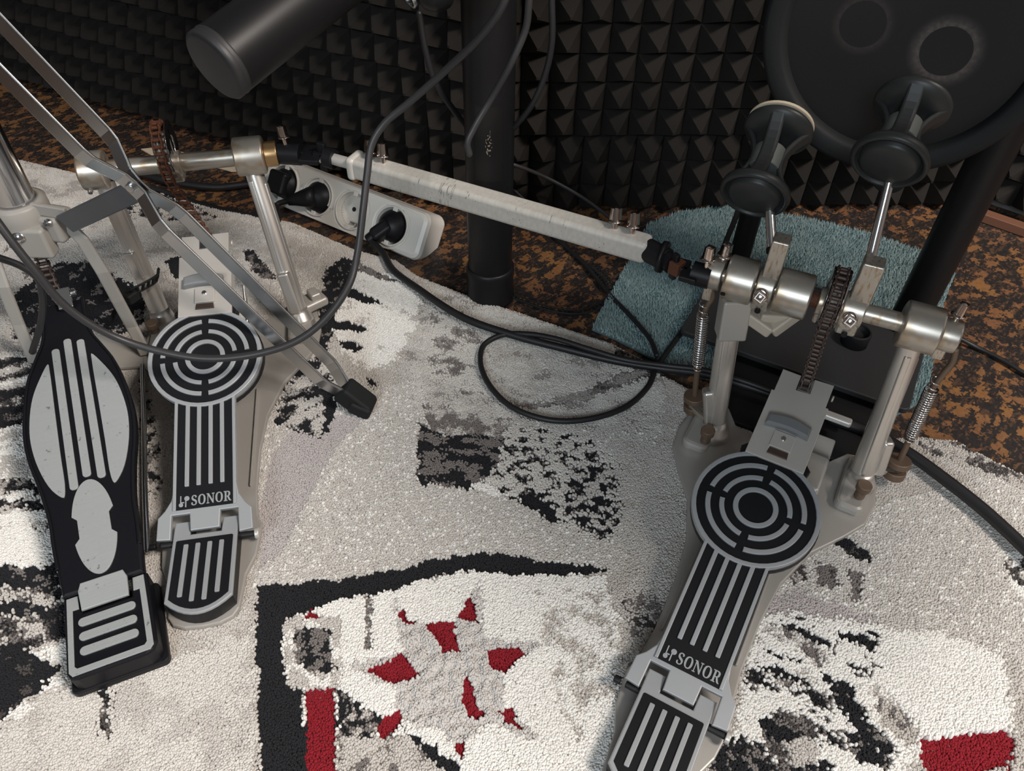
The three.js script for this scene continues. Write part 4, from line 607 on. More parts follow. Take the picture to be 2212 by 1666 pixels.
// ---------- drive shaft between the pedals ----------
{
  const o = thing('drive_shaft', 'pale grey connecting drive shaft running between the two pedals', 'drive shaft', [-0.02, 0.15, -0.56]);
  const a = V([-0.1424,0.166,-0.6112]), b = V([0.1044,0.165,-0.4959]), d = b.clone().sub(a).normalize();
  const scr = tex(1024, 128, (u, v) => { const m = (c, w, n) => Math.abs(u - c) < w && N1(u * n, v * 9) > 0.35; const on = m(0.335, 0.004, 900) || (Math.abs(u - 0.365) < 0.03 && N1(u * 700, v * 2.2) > 0.72) || (N2(u * 90, v * 14) > 0.86 && N3(u * 9, v * 3) > 0.2); const k = on ? 0.45 : 1 + 0.03 * N1(u * 60, v * 10); return grey(225 * k); }, true);
  const g = new RoundedBoxGeometry(0.0190, a.distanceTo(b), 0.0190, 3, 0.0042); { const p = g.attributes.position, n = g.attributes.normal, u = g.attributes.uv, L = a.distanceTo(b); for (let i = 0; i < p.count; i++) u.setXY(i, p.getY(i) / L + 0.5, (p.getX(i) + p.getZ(i)) / 0.08 + 0.5); }
  const X = new THREE.Vector3().crossVectors(d, UP).normalize(); g.applyMatrix4(new THREE.Matrix4().makeBasis(X, d, new THREE.Vector3().crossVectors(X, d))); const mid = a.clone().lerp(b, 0.5); g.translate(mid.x, mid.y, mid.z);
  part(o, 'outer_tube', g, std([0.70, 0.675, 0.62], 0.42, 0.05, { map: scr }), 'pale square tube with black scuffs');
  part(o, 'tube_collar', boxAB(a.clone().addScaledVector(d, -0.004), a.clone().addScaledVector(d, 0.005), 0.0215, 0.0215, UP, 0.004), M.shaft);
  const uj = V([-0.1767,0.167,-0.6248]), s0 = V([-0.2132,0.165,-0.6308]);
  part(o, 'inner_rod', cyl(lerp(uj, a, 0.35), a, 0.0056, 0.0056, 6), M.satin, 'hexagonal inner rod');
  const yoke = (p, q, r, ax) => [cyl(p, lerp(p, q, 0.55), r, r, 8), ...[-1, 1].map((s) => boxAB(lerp(p, q, 0.5).addScaledVector(ax, s * r * 0.72), V(q).addScaledVector(ax, s * r * 0.72), r * 0.5, r * 1.5, ax, 0.001))];
  const fw = new THREE.Vector3(0.3, 0, 0.9).normalize();
  const u1 = part(o, 'universal_joint', [...yoke(s0, uj, 0.0098, fw), ...yoke(lerp(uj, a, 0.42), uj, 0.0092, UP)], M.black, 'black universal joint');
  part(u1, 'joint_block', new THREE.BoxGeometry(0.009, 0.009, 0.009).translate(uj.x, uj.y, uj.z), M.black);
  part(u1, 'joint_pin', cyl(uj.clone().addScaledVector(fw, -0.0105), uj.clone().addScaledVector(fw, 0.0105), 0.0018, 0.0018, 10), M.zinc);
  // right end
  const e0 = V([0.1165,0.165,-0.4832]), e1 = V([0.123,0.165,-0.473]), e2 = V([0.1466,0.165,-0.4625]);
  part(o, 'end_sleeve', [hub(b.clone().addScaledVector(d, -0.002), e0, 0.0092, 0.0008, 24), lathe(lerp(b, e0, 0.62), d, [[0, 0], [0.0122, 0], [0.0126, 0.0022], [0.0122, 0.0045], [0, 0.0045]], 28)], M.black);
  const u2 = part(o, 'universal_joint', [...yoke(e0, e1, 0.0078, UP), ...yoke(e2, e1, 0.0092, fw)], M.black, 'black universal joint');
  part(u2, 'joint_block', boxAB(lerp(e0, e1, 0.5), lerp(e1, e2, 0.14), 0.010, 0.011, UP, 0.001), M.rust, 'rusty joint block');
  const bolts = [[812, 338], [843, 346], [1338, 490], [1370, 500]].map(([x]) => { const t = (x - 768) / (1402 - 768); return lerp(a, b, t * (1 + 0.08 * (t - 1))).add(V([0, 0.0095, -0.002])); });
  bolts.forEach((p) => part(o, 'key_bolt', keyBolt(p, [0, 1, -0.25], 1.15), M.key));
  part(o, 'key_bolt', keyBolt(lerp(s0, uj, 0.18).add(V([0, 0.010, 0])), [-0.1, 1, -0.15], 1.1), M.key);
  part(o, 'key_bolt', keyBolt(lerp(e1, e2, 0.82).add(V([0, 0.009, 0])), [0, 1, -0.1], 1.15), M.key);
}
// ---------- hi-hat stand with its pedal ----------
{
  const o = thing('hi_hat_stand', 'chrome hi-hat stand with black pedal and flat-strap legs', 'hi-hat stand', [-0.33, 0.0085, -0.42]);
  const BF = planeFrame([-0.280, 0.035, -0.268], -0.4328, 0.180), HF = planeFrame([-0.280, 0.031, -0.268], -0.4328, 0);
  const half = [[0.0265, 0.002], [0.0290, 0.040], [0.0295, 0.062], [0.0335, 0.092], [0.0385, 0.118], [0.0402, 0.140], [0.0382, 0.168], [0.0335, 0.196], [0.0262, 0.216], [0.0200, 0.232], [0.0176, 0.250], [0.0172, 0.274]];
  const sm = new THREE.CatmullRomCurve3(half.map(([u, v]) => new THREE.Vector3(u, v, 0))).getPoints(40).map((p) => [p.x, p.y]);
  const outl = [...sm, ...sm.slice().reverse().map(([u, v]) => [-u, v])];
  const fb = part(o, 'footboard', plate(outl, 0.009, BF, { top: 0, bevel: 0.0022 }), M.boardBlack, 'black tapered footboard');
  part(fb, 'footboard_lip', [-1, 1].map((s) => plate([...sm.filter((p) => p[1] > 0.02).map(([u, v]) => [s * u, v]), ...sm.filter((p) => p[1] > 0.02).reverse().map(([u, v]) => [s * (u - 0.0022), v])], 0.008, BF, { top: 0.0016, bevel: 0.0007 })), M.boardBlack);
  // worn brushed inlays
  const wear = tex(512, 512, (u, v) => { const a = fbm(N1, u * 6, v * 6, 5), b = fbm(N2, u * 26, v * 26, 3); const k = Math.max(0, Math.min(1, (a + 0.5 * b - 0.62) * 6)); const g = 218 + 4 * N3(u * 3, v * 160); return [g - 62 * k, g + 3 - 62 * k, g + 4 - 62 * k]; }, true, 9, 9);
  const inl = std([0.68, 0.70, 0.70], 0.45, 0.3, { map: wear, roughnessMap: grainRough });
  for (const s of [-1, 1]) part(fb, 'wing_inlay', plate(smooth([[0.0166, 0.2085], [0.0235, 0.196], [0.0305, 0.178], [0.0345, 0.156], [0.0353, 0.135], [0.0318, 0.110], [0.0245, 0.088], [0.0176, 0.0795], [0.0160, 0.085], [0.0160, 0.12], [0.0160, 0.16], [0.0160, 0.20]].map(([u, v]) => [s * u, v]), 4), 0.0016, BF, { top: 0.0011, bevel: 0.0004 }), inl, 'brushed metal wing inlay');
  for (const [u, b, t] of [[-0.0098, 0.0835, 0.2225], [0, 0.0915, 0.2305], [0.0098, 0.0870, 0.2265]]) part(fb, 'bar_inlay', plate(rrect(u - 0.0030, b, u + 0.0030, t, 0.0026), 0.0016, BF, { top: 0.0011, bevel: 0.0004 }), inl, 'brushed metal bar inlay');
  const ov = []; for (let i = 0; i < 64; i++) { const a = i / 64 * Math.PI * 2, v = 0.0495 + 0.0392 * Math.sin(a); let u = 0.0147 * Math.cos(a); if (v > 0.0405 && v < 0.0590) u = Math.sign(u) * Math.min(Math.abs(u), 0.0108); ov.push([u, v]); }
  part(fb, 'oval_inlay', plate(ov, 0.0016, BF, { top: 0.0011, bevel: 0.0003 }), inl, 'notched oval metal inlay');
  part(fb, 'hinge_tongue', plate([[-0.0152, -0.0125], [0.0150, -0.0125], [0.0158, 0.0020], [0.0138, 0.0075], [-0.0140, 0.0075], [-0.0160, 0.0020]], 0.003, BF, { top: 0.0020, bevel: 0.0007 }), inl, 'grey hinge tongue');
  // toe end with the chain clevis
  part(fb, 'toe_clevis', [boxAB(new THREE.Vector3(0.004, 0.262, 0.003).applyMatrix4(BF), new THREE.Vector3(0.004, 0.280, 0.010).applyMatrix4(BF), 0.012, 0.004, UP, 0.001), hub(new THREE.Vector3(0.010, 0.274, 0.008).applyMatrix4(BF), new THREE.Vector3(0.014, 0.274, 0.008).applyMatrix4(BF), 0.003, 0.0006, 14)], M.zinc);
  // heel plate
  const hb = rrect(-0.0275, -0.0590, 0.0275, 0.0000, 0.005), hp = part(o, 'heel_plate', plate([[-0.0275, -0.054], [-0.0255, -0.0585], [-0.021, -0.0600], [0.021, -0.0600], [0.0260, -0.0580], [0.0285, -0.053], [0.0275, 0.0035], [0.0168, 0.0035], [0.0160, -0.0120], [-0.0160, -0.0120], [-0.0168, 0.0035], [-0.0275, 0.0035]], 0.018, HF, { top: 0, bevel: 0.0018 }), M.boardBlack, 'black heel plate');
  part(hp, 'heel_border', plate([[-0.0258, -0.0545], [-0.0238, -0.0575], [0.0238, -0.0575], [0.0262, -0.0545], [0.0252, 0.0020], [0.0178, 0.0020], [0.0176, -0.0085], [0.0216, -0.0085], [0.0222, -0.0510], [0.0206, -0.0530], [-0.0206, -0.0530], [-0.0222, -0.0510], [-0.0216, -0.0085], [-0.0176, -0.0085], [-0.0178, 0.0020], [-0.0252, 0.0020]], 0.0014, HF, { top: 0.0009, bevel: 0.0003 }), inl, 'grey metal border');
  for (const v of [-0.0420, -0.0310, -0.0200]) part(hp, 'heel_bar', plate(rrect(-0.0185, v - 0.0032, 0.0180, v + 0.0032, 0.003), 0.0018, HF, { top: 0.0013, bevel: 0.0004 }), inl, 'rounded grey grip bar');
  part(hp, 'heel_base', plate(rrect(-0.0300, -0.0610, 0.0310, 0.004, 0.004), 0.006, HF, { top: -0.0155, bevel: 0.001 }), M.black);
  // long side rod from heel to the frame
  part(o, 'side_rod', tube([[-0.2698,0.017,-0.3085], [-0.2922,0.017,-0.3678], [-0.3187,0.017,-0.4417], [-0.3412,0.018,-0.5032]], 0.0022, 30, 8), M.zinc, 'grey side rod');
  part(o, 'frame_plate', [slab([[-0.4125,-0.5424],[-0.3922,-0.5537],[-0.3515,-0.5378],[-0.3361,-0.5085],[-0.3692,-0.5043],[-0.3944,-0.5191]], 0.0095, 0.0135, 0.001)], M.plastic, 'grey floor plate of frame');
  // curved frame arms from the casting down to the floor
  part(o, 'frame_arm', strap([[-0.3693,0.15,-0.5325], [-0.3602,0.138,-0.5289], [-0.352,0.11,-0.5231], [-0.3503,0.078,-0.5236], [-0.3504,0.045,-0.527], [-0.3449,0.016,-0.5207]], [0.85, 0.45, -0.2], 0.0110, 0.004), M.plastic, 'curved grey frame arm');
  part(o, 'frame_arm', strap([[-0.4598,0.15,-0.5621], [-0.4471,0.13,-0.537], [-0.4414,0.095,-0.5186], [-0.445,0.055,-0.5156], [-0.4428,0.016,-0.5069]], [0.85, 0.45, -0.2], 0.0110, 0.004), M.plastic, 'curved grey frame arm');
  // tube, casting and clamp
  const T = [-0.405, -0.536], tp = (y, dx = 0, dz = 0) => V([T[0] + dx, y, T[1] + dz]);
  part(o, 'lower_tube', cyl(tp(0.150), tp(0.62), 0.0148, 0.0148, 40), M.chrome, 'chrome main tube');
  part(o, 'leg_collar', [hub(tp(0.352), tp(0.392), 0.0215, 0.003, 36), boxAB(tp(0.372, 0.004, 0.002), tp(0.372, 0.026, 0.006), 0.006, 0.022, UP, 0.002), boxAB(tp(0.364, -0.006, -0.008), tp(0.364, -0.034, -0.028), 0.020, 0.018, UP, 0.002)], M.plastic, 'grey sliding leg collar');
  const cst = part(o, 'casting', [lathe(tp(0.130), UP, [[0, 0], [0.017, 0], [0.0195, 0.004], [0.0205, 0.020], [0.0222, 0.030], [0.0220, 0.040], [0.0185, 0.042], [0.0155, 0.0425], [0.0155, 0.036], [0, 0.036]], 40), boxAB([-0.4154,0.15,-0.5428], [-0.3695,0.15,-0.5331], 0.024, 0.024, UP, 0.004), boxAB(tp(0.128, 0.008, 0.014), tp(0.156, 0.008, 0.014), 0.030, 0.014, [0, 0, 1], 0.003), boxAB([-0.3902,0.168,-0.5299], [-0.3614,0.166,-0.5261], 0.004, 0.010, UP, 0.001)], M.plastic, 'grey cast collar');
  part(cst, 'casting_screw', [lathe([-0.402,0.15,-0.5154], [0.2, 0.5, 0.9], [[0, 0], [0.0052, 0], [0.005, 0.0016], [0.0028, 0.0030], [0, 0.0032]], 20)], M.chrome);
  part(cst, 'casting_screw', [lathe([-0.3774,0.16,-0.5213], [0.2, 0.7, 0.8], [[0, 0], [0.0034, 0], [0.0032, 0.0012], [0, 0.002]], 16)], M.chrome);
  part(cst, 'casting_fin', boxAB([-0.3998,0.176,-0.5406], [-0.3942,0.17,-0.5266], 0.004, 0.006, UP, 0.001), M.plastic);
  // chain from the tube to the toe
  part(o, 'chain', chain([[-0.4083,0.132,-0.5356], [-0.4015,0.122,-0.5267], [-0.401,0.104,-0.5227], [-0.3949,0.092,-0.5138], [-0.3899,0.086,-0.5094]], 11, 0.0085, [0.91, 0, -0.41]), M.darkRust, 'dark roller chain');
  part(o, 'chain_clevis', boxAB([-0.3978,0.134,-0.5332], [-0.3969,0.124,-0.5287], 0.010, 0.006, UP, 0.002), M.knurl);
  // tripod leg of two flat straps, pinched at a rivet and at the rubber foot
  const LEG = V([-0.132, 0, -0.463]).sub(V([-0.4, 0, -0.53])).normalize(), side = new THREE.Vector3().crossVectors(LEG, UP).normalize().negate();   // side points to the back
  if (side.z > 0) side.negate();
  const leg = (y, k) => V([-0.132 - (y - 0.015) * k, y, -0.463 - (y - 0.015) * k * 0.25]);
  const lp = (p, s) => V(p).addScaledVector(side, s);
  const riv = V([-0.286, 0.207, -0.505]), foot = V([-0.148, 0.030, -0.467]), upEnd = V([-0.375, 0.335, -0.528]);
  const legUp = new THREE.Vector3().crossVectors(side, riv.clone().sub(foot)).normalize(); if (legUp.y < 0) legUp.negate();
  for (const s of [-1, 1]) part(o, 'leg_strap', strap([
    V([-0.392, 0.372, -0.532]).addScaledVector(side, s * 0.0040), lp(lerp(riv, upEnd, 1.08), s * 0.0050), lp(upEnd, s * 0.0150), lp(lerp(riv, upEnd, 0.24), s * 0.0150), lp(lerp(riv, upEnd, 0.19), s * 0.0140), lp(lerp(riv, upEnd, 0.06), s * 0.0036), lp(riv, s * 0.0021), lp(lerp(riv, foot, 0.04), s * 0.0023), lp(lerp(riv, foot, 0.13), s * 0.0108), lp(lerp(riv, foot, 0.17), s * 0.0122),
    lp(lerp(riv, foot, 0.90), s * 0.0115), lp(lerp(riv, foot, 0.93), s * 0.0100), lp(lerp(riv, foot, 0.99), s * 0.0052), lp(foot, s * 0.0045), lp(lerp(riv, foot, 1.04), s * 0.0042)], legUp, 0.0142, 0.0026), M.zinc, 'flat galvanised leg strap');
  part(o, 'leg_rivet', [hub(lp(riv, -0.0062), lp(riv, 0.0062), 0.0036, 0.0006, 16)], M.zinc);
  part(o, 'leg_brace', strap([[-0.3646,0.158,-0.5234], [-0.2927,0.197,-0.5104]], [0, 1, 0.1], 0.0175, 0.0028), M.brace, 'dark flat brace');
  part(o, 'brace_screw', [hub([-0.2934,0.199,-0.5123], [-0.2911,0.2,-0.5069], 0.0030, 0.0005, 14)], M.knurl);
  part(o, 'rubber_foot', (() => { const d = foot.clone().sub(riv).normalize(), a = foot.clone().addScaledVector(d, -0.002), b = V([-0.127, 0.0115, -0.462]); return [boxAB(a, b, 0.019, 0.020, legUp, 0.003), boxAB(lerp(a, b, 0.35).add(V([0, -0.004, 0.002])), b.clone().add(V([0.004, 0.001, 0.002])), 0.020, 0.014, legUp, 0.003)]; })(), M.rubber, 'black rubber leg foot');
  // another leg, running back behind the tube
  for (const s of [-1, 1]) part(o, 'leg_strap', strap([V([-0.432, 0.36, -0.560]), V([-0.462 + s * 0.008, 0.24, -0.60]), V([-0.502 + s * 0.010, 0.10, -0.665]), V([-0.520, 0.02, -0.70])], [1, 0.3, 0.3], 0.010, 0.0026), M.brace, 'flat galvanised leg strap');
  part(o, 'rubber_foot', boxAB([-0.517, 0.03, -0.692], [-0.525, 0.010, -0.716], 0.020, 0.020, UP, 0.003), M.rubber);
}
// black ladder tie round the left pedal post
{
  const P = [[-0.3333,0.072,-0.5734], [-0.3303,0.074,-0.5612], [-0.336,0.076,-0.5475], [-0.3454,0.074,-0.5404], [-0.3569,0.066,-0.5379], [-0.369,0.05,-0.5303]];
  const o = thing('cable_tie', 'black perforated cable tie strapped round left pedal post', 'cable tie', [P[3][0], 0.05, P[3][2]]);
  const c = new THREE.CatmullRomCurve3(P.map(V)), q = c.getSpacedPoints(26), d = c.getTangent(0.4), s = new THREE.Vector3().crossVectors(d, V([0, 0.7, 0.7])).normalize();
  const n = new THREE.Vector3(0.25, 0.75, 0.6).normalize();
  part(o, 'side_band', [-1, 1].map((k) => strap(q.map((p) => p.clone().add(new THREE.Vector3(0.35, 0.75, 0.1).normalize().multiplyScalar(k * 0.0050))), n, 0.0026, 0.0018)), M.rubber);
  part(o, 'rung', q.filter((_, i) => i % 2 === 0).map((p) => { const w = new THREE.Vector3(0.35, 0.75, 0.1).normalize(); return boxAB(p.clone().addScaledVector(w, -0.005), p.clone().addScaledVector(w, 0.005), 0.0022, 0.0020, d, 0.0004); }), M.rubber);
  part(o, 'buckle', boxAB([-0.3616,0.07,-0.5474], [-0.3426,0.07,-0.5368], 0.012, 0.010, UP, 0.002), M.rubber);
}
// ---------- power strip ----------
{
  const A = V([-0.3118,0.004,-0.8104]), B = V([-0.1082,0.004,-0.6879]), e = B.clone().sub(A).normalize(), L = A.distanceTo(B), back = new THREE.Vector3().crossVectors(UP, e).normalize();
  const el = 55 * Math.PI / 180, s = back.clone().multiplyScalar(Math.cos(el)).addScaledVector(UP, Math.sin(el)), n = new THREE.Vector3().crossVectors(e, s);
  const F = new THREE.Matrix4().makeBasis(e, s, n).setPosition(A), W = 0.054;
  const circ = (u, v, r) => Array.from({ length: 40 }, (_, i) => [u + r * Math.cos(i * Math.PI / 20), v + r * Math.sin(i * Math.PI / 20)]);
  // socket centres found along the strip
  const cu = [0.0313,0.0844,0.136,0.1927];
  const o = thing('power_strip', 'white four-socket power strip tipped on its side behind shaft', 'power strip', A.clone().lerp(B, 0.5).setY(0.001).toArray());
  const body = plate(rrect(-0.01, 0, L, W, 0.011, 8), 0.040, F, { top: 0, bevel: 0.006, holes: cu.map((u) => circ(u, W / 2, 0.0198)) });
  part(o, 'body', body, M.white, 'white plastic body');
  cu.forEach((u, k) => {
    const sk = part(o, 'socket', (() => { const g = lathe([0, 0, 0], [0, 0, 1], [[0, -0.017], [0.0196, -0.017], [0.0200, 0.0006], [0.0218, 0.0016], [0.0226, 0.0008], [0.0226, -0.002]], 48); g.translate(u, W / 2, 0); g.applyMatrix4(F); return g; })(), M.white);
    part(sk, 'earth_clip', [1, -1].map((t) => plate([[u - 0.003, W / 2 + t * 0.0165], [u + 0.003, W / 2 + t * 0.0165], [u + 0.003, W / 2 + t * 0.0215], [u - 0.003, W / 2 + t * 0.0215]], 0.010, F, { top: 0.0012, bevel: 0.0005 })), M.white);
    if (k === 2) { part(sk, 'pin_hole', [-1, 1].map((t) => { const g = lathe([0, 0, 0], [0, 0, 1], [[0, -0.0168], [0.0026, -0.0168], [0.0026, -0.0162], [0, -0.0162]], 16); g.translate(u + t * 0.0095, W / 2, 0); g.applyMatrix4(F); return g; }), M.black); part(sk, 'contact_clip', plate(rrect(u - 0.006, W / 2 - 0.0175, u + 0.003, W / 2 - 0.0135, 0.0008), 0.004, F, { top: -0.0095, bevel: 0.0005 }), M.zinc); }
  });
  const put = (u, v, w) => new THREE.Vector3(u, v, w).applyMatrix4(F), nn = n.clone();
  const plug = (u, label, kind, cordPts, r = 0.0032) => {
    const p = thing('power_plug', label, 'plug', put(u, W / 2, 0).toArray(), 'black plugs in the power strip');
    part(p, 'plug_body', [lathe(put(u, W / 2, -0.015), nn, [[0, 0], [0.0182, 0], [0.0182, 0.012], [0.0170, 0.016], [0.0100, 0.024], [0, 0.026]], 36), ...(kind === 'angled' ? [boxAB(put(u + 0.002, W / 2 + 0.002, 0.004), put(u - 0.012, W / 2 - 0.018, 0.010), 0.016, 0.018, n, 0.005), hub(put(u - 0.012, W / 2 - 0.016, 0.008), put(u - 0.017, W / 2 - 0.024, 0.010), 0.0070, 0.002, 20)] : kind === 'cone' ? [lathe(put(u, W / 2, 0.002), put(u - 0.030, W / 2 - 0.016, 0.014).sub(put(u, W / 2, 0.002)), [[0, 0], [0.0135, 0], [0.0115, 0.010], [0.0070, 0.026], [0.0058, 0.034], [0, 0.034]], 30)] : [boxAB(put(u - 0.001, W / 2 - 0.014, 0.006), put(u - 0.001, W / 2 + 0.013, 0.006), 0.026, 0.016, n, 0.004)])], M.black);
    if (cordPts) part(p, 'cord', tube(cordPts, r, 70, 10), M.cable, 'black power cord');
  };
  plug(cu[0], 'black blocky plug in the leftmost socket of the strip', 'block');
  plug(cu[1], 'black tapered plug in second socket with cord leaving left', 'cone', [put(cu[1] - 0.026, W / 2 - 0.014, 0.012), put(cu[1] - 0.042, W / 2 - 0.024, 0.014), [-0.2738,0.012,-0.7494], [-0.299,0.008,-0.762], [-0.3224,0.008,-0.7688], [-0.3771,0.008,-0.7882], [-0.4417,0.01,-0.8181]]);
  plug(cu[3], 'black angled plug in the rightmost socket with thick cord', 'angled', [put(cu[3] - 0.016, W / 2 - 0.022, 0.010), [-0.1454,0.014,-0.6916], [-0.1305,0.014,-0.6614], [-0.0986,0.016,-0.6262], [-0.0504,0.016,-0.5832], [-0.0038,0.016,-0.56], [0.0542,0.016,-0.5394], [0.0976,0.015,-0.5265], [0.1401,0.016,-0.5169], [0.172,0.022,-0.5057], [0.2062,0.026,-0.4885], [0.2508,0.026,-0.466], [0.2905,0.024,-0.4456]], 0.0038);
}
// ---------- black rack post ----------
const scuff = tex(256, 512, (u, v) => { const on = N1(u * 9, v * 18) + 0.5 * N2(u * 40, v * 40) > 0.45 && Math.hypot((u - 0.5) * 5.0, (v - 0.5) * 4) < 0.6; const on2 = Math.abs(u - 0.55 - (v - 0.66) * 0.2) < 0.012 && Math.abs(v - 0.66) < 0.05 && N1(u * 60, v * 60) > 0; return on ? [150, 135, 120] : on2 ? [100, 95, 90] : [16, 16, 17]; }, true);
{
  const X = -0.025, Z = -0.637, o = thing('rack_post', 'upright black rack post standing behind the drive shaft', 'rack post', [X, 0.0, Z]);
  part(o, 'post_tube', cyl([X, 0.034, Z], [X, 0.60, Z], 0.0222, 0.0222, 48), M.tubeBlack);
  part(o, 'post_foot', lathe([X, 0, Z], UP, [[0, 0.001], [0.0245, 0.001], [0.0250, 0.004], [0.0238, 0.030], [0.0246, 0.034], [0.0246, 0.040], [0.0226, 0.042], [0.0220, 0.042]], 48), M.black, 'black rubber post foot');
  const ch = new THREE.CylinderGeometry(0.02235, 0.02235, 0.07, 24, 16, true, -0.55, 1.1); ch.translate(X, 0.185, Z);
  part(o, 'chipped_paint', ch, std([1, 1, 1], 0.45, 0, { map: scuff }), 'chipped paint mark on post');
}
// ---------- black tube with end cap, upper left ----------
{
  const cap = V([-0.1696,0.3331,-0.4275]), far = V([-0.0687,0.3748,-0.5679]), d = far.clone().sub(cap).normalize(), R0 = 0.0205;
  const o = thing('rack_tube', 'thick black rack tube with round end cap at upper left', 'rack tube', cap.clone().toArray());
  part(o, 'tube_body', cyl(cap.clone().addScaledVector(d, 0.003), far, R0, R0, 56), M.tubeBlack);
  part(o, 'end_cap', lathe(cap.clone().addScaledVector(d, -0.003), d, [[0, 0], [R0 - 0.003, 0], [R0 - 0.0008, 0.0008], [R0 + 0.0002, 0.002], [R0 + 0.0002, 0.0045], [R0 - 0.0002, 0.0052], [R0, 0.006], [R0 + 0.0004, 0.0075], [R0 - 0.001, 0.0085]], 56), std([0.020, 0.020, 0.022], 0.5));
}
// the rest of the electronic kit, above the frame: it shades the back of the room
{
  const o = thing('rack_bar', 'black horizontal rack bar carrying the tom pads above', 'rack bar', [0.0, 0.60, -0.6]);
  part(o, 'bar_tube', tube([[-0.45, 0.622, -0.70], [-0.025, 0.622, -0.637], [0.45, 0.622, -0.52], [0.72, 0.622, -0.30]], 0.0222, 60, 20), M.tubeBlack);
  part(o, 'bar_clamp', hub([-0.025, 0.598, -0.637], [-0.025, 0.65, -0.637], 0.029, 0.004), M.black);
  for (const [x, z, r, y, ax, az, label] of [[-0.22, -0.50, 0.125, 0.76, -0.24, -0.668, 'left black tom pad mounted above the rack bar'], [0.52, -0.16, 0.150, 0.70, 0.70, -0.318, 'right black floor tom pad mounted above the rack bar']]) {
    const d = V([0.1, 1, 0.28]), p = thing('tom_pad', label, 'drum pad', [x, y, z], 'tom pads above the rack');
    part(p, 'pad_shell', lathe([x, y, z], d, [[0, -0.02], [r * 0.9, -0.02], [r, 0], [r, 0.02], [r * 0.97, 0.03], [0, 0.03]], 48), M.rubber);
    part(p, 'mount_arm', tube([[ax, 0.6455, az], [ax, 0.685, az], [x, y - 0.012, z]], 0.010, 24, 10), M.tubeBlack);
  }
}
// clamp at the top edge
{
  const p = V([-0.0608,0.3291,-0.5496]); const o = thing('rack_clamp', 'dark rack clamp at top edge beside the upright post', 'clamp', p.toArray());
  part(o, 'clamp_body', [boxAB(p.clone().add(V([-0.020, 0.012, 0])), p.clone().add(V([0.022, 0.010, -0.01])), 0.026, 0.022, UP, 0.006), lathe(p.clone().add(V([0.004, 0.008, 0.004])), [0.1, -0.6, 0.6], [[0.012, 0], [0.0135, 0.006], [0.010, 0.012], [0.004, 0.0145], [0, 0.015]], 24)], M.tubeBlack);
  part(o, 'clamp_ring', lathe(p.clone().add(V([-0.012, 0.004, 0.006])), [-0.7, -0.4, 0.5], [[0.006, 0], [0.0085, 0], [0.0085, 0.004], [0.006, 0.004], [0.006, 0]], 24), M.zinc);
}
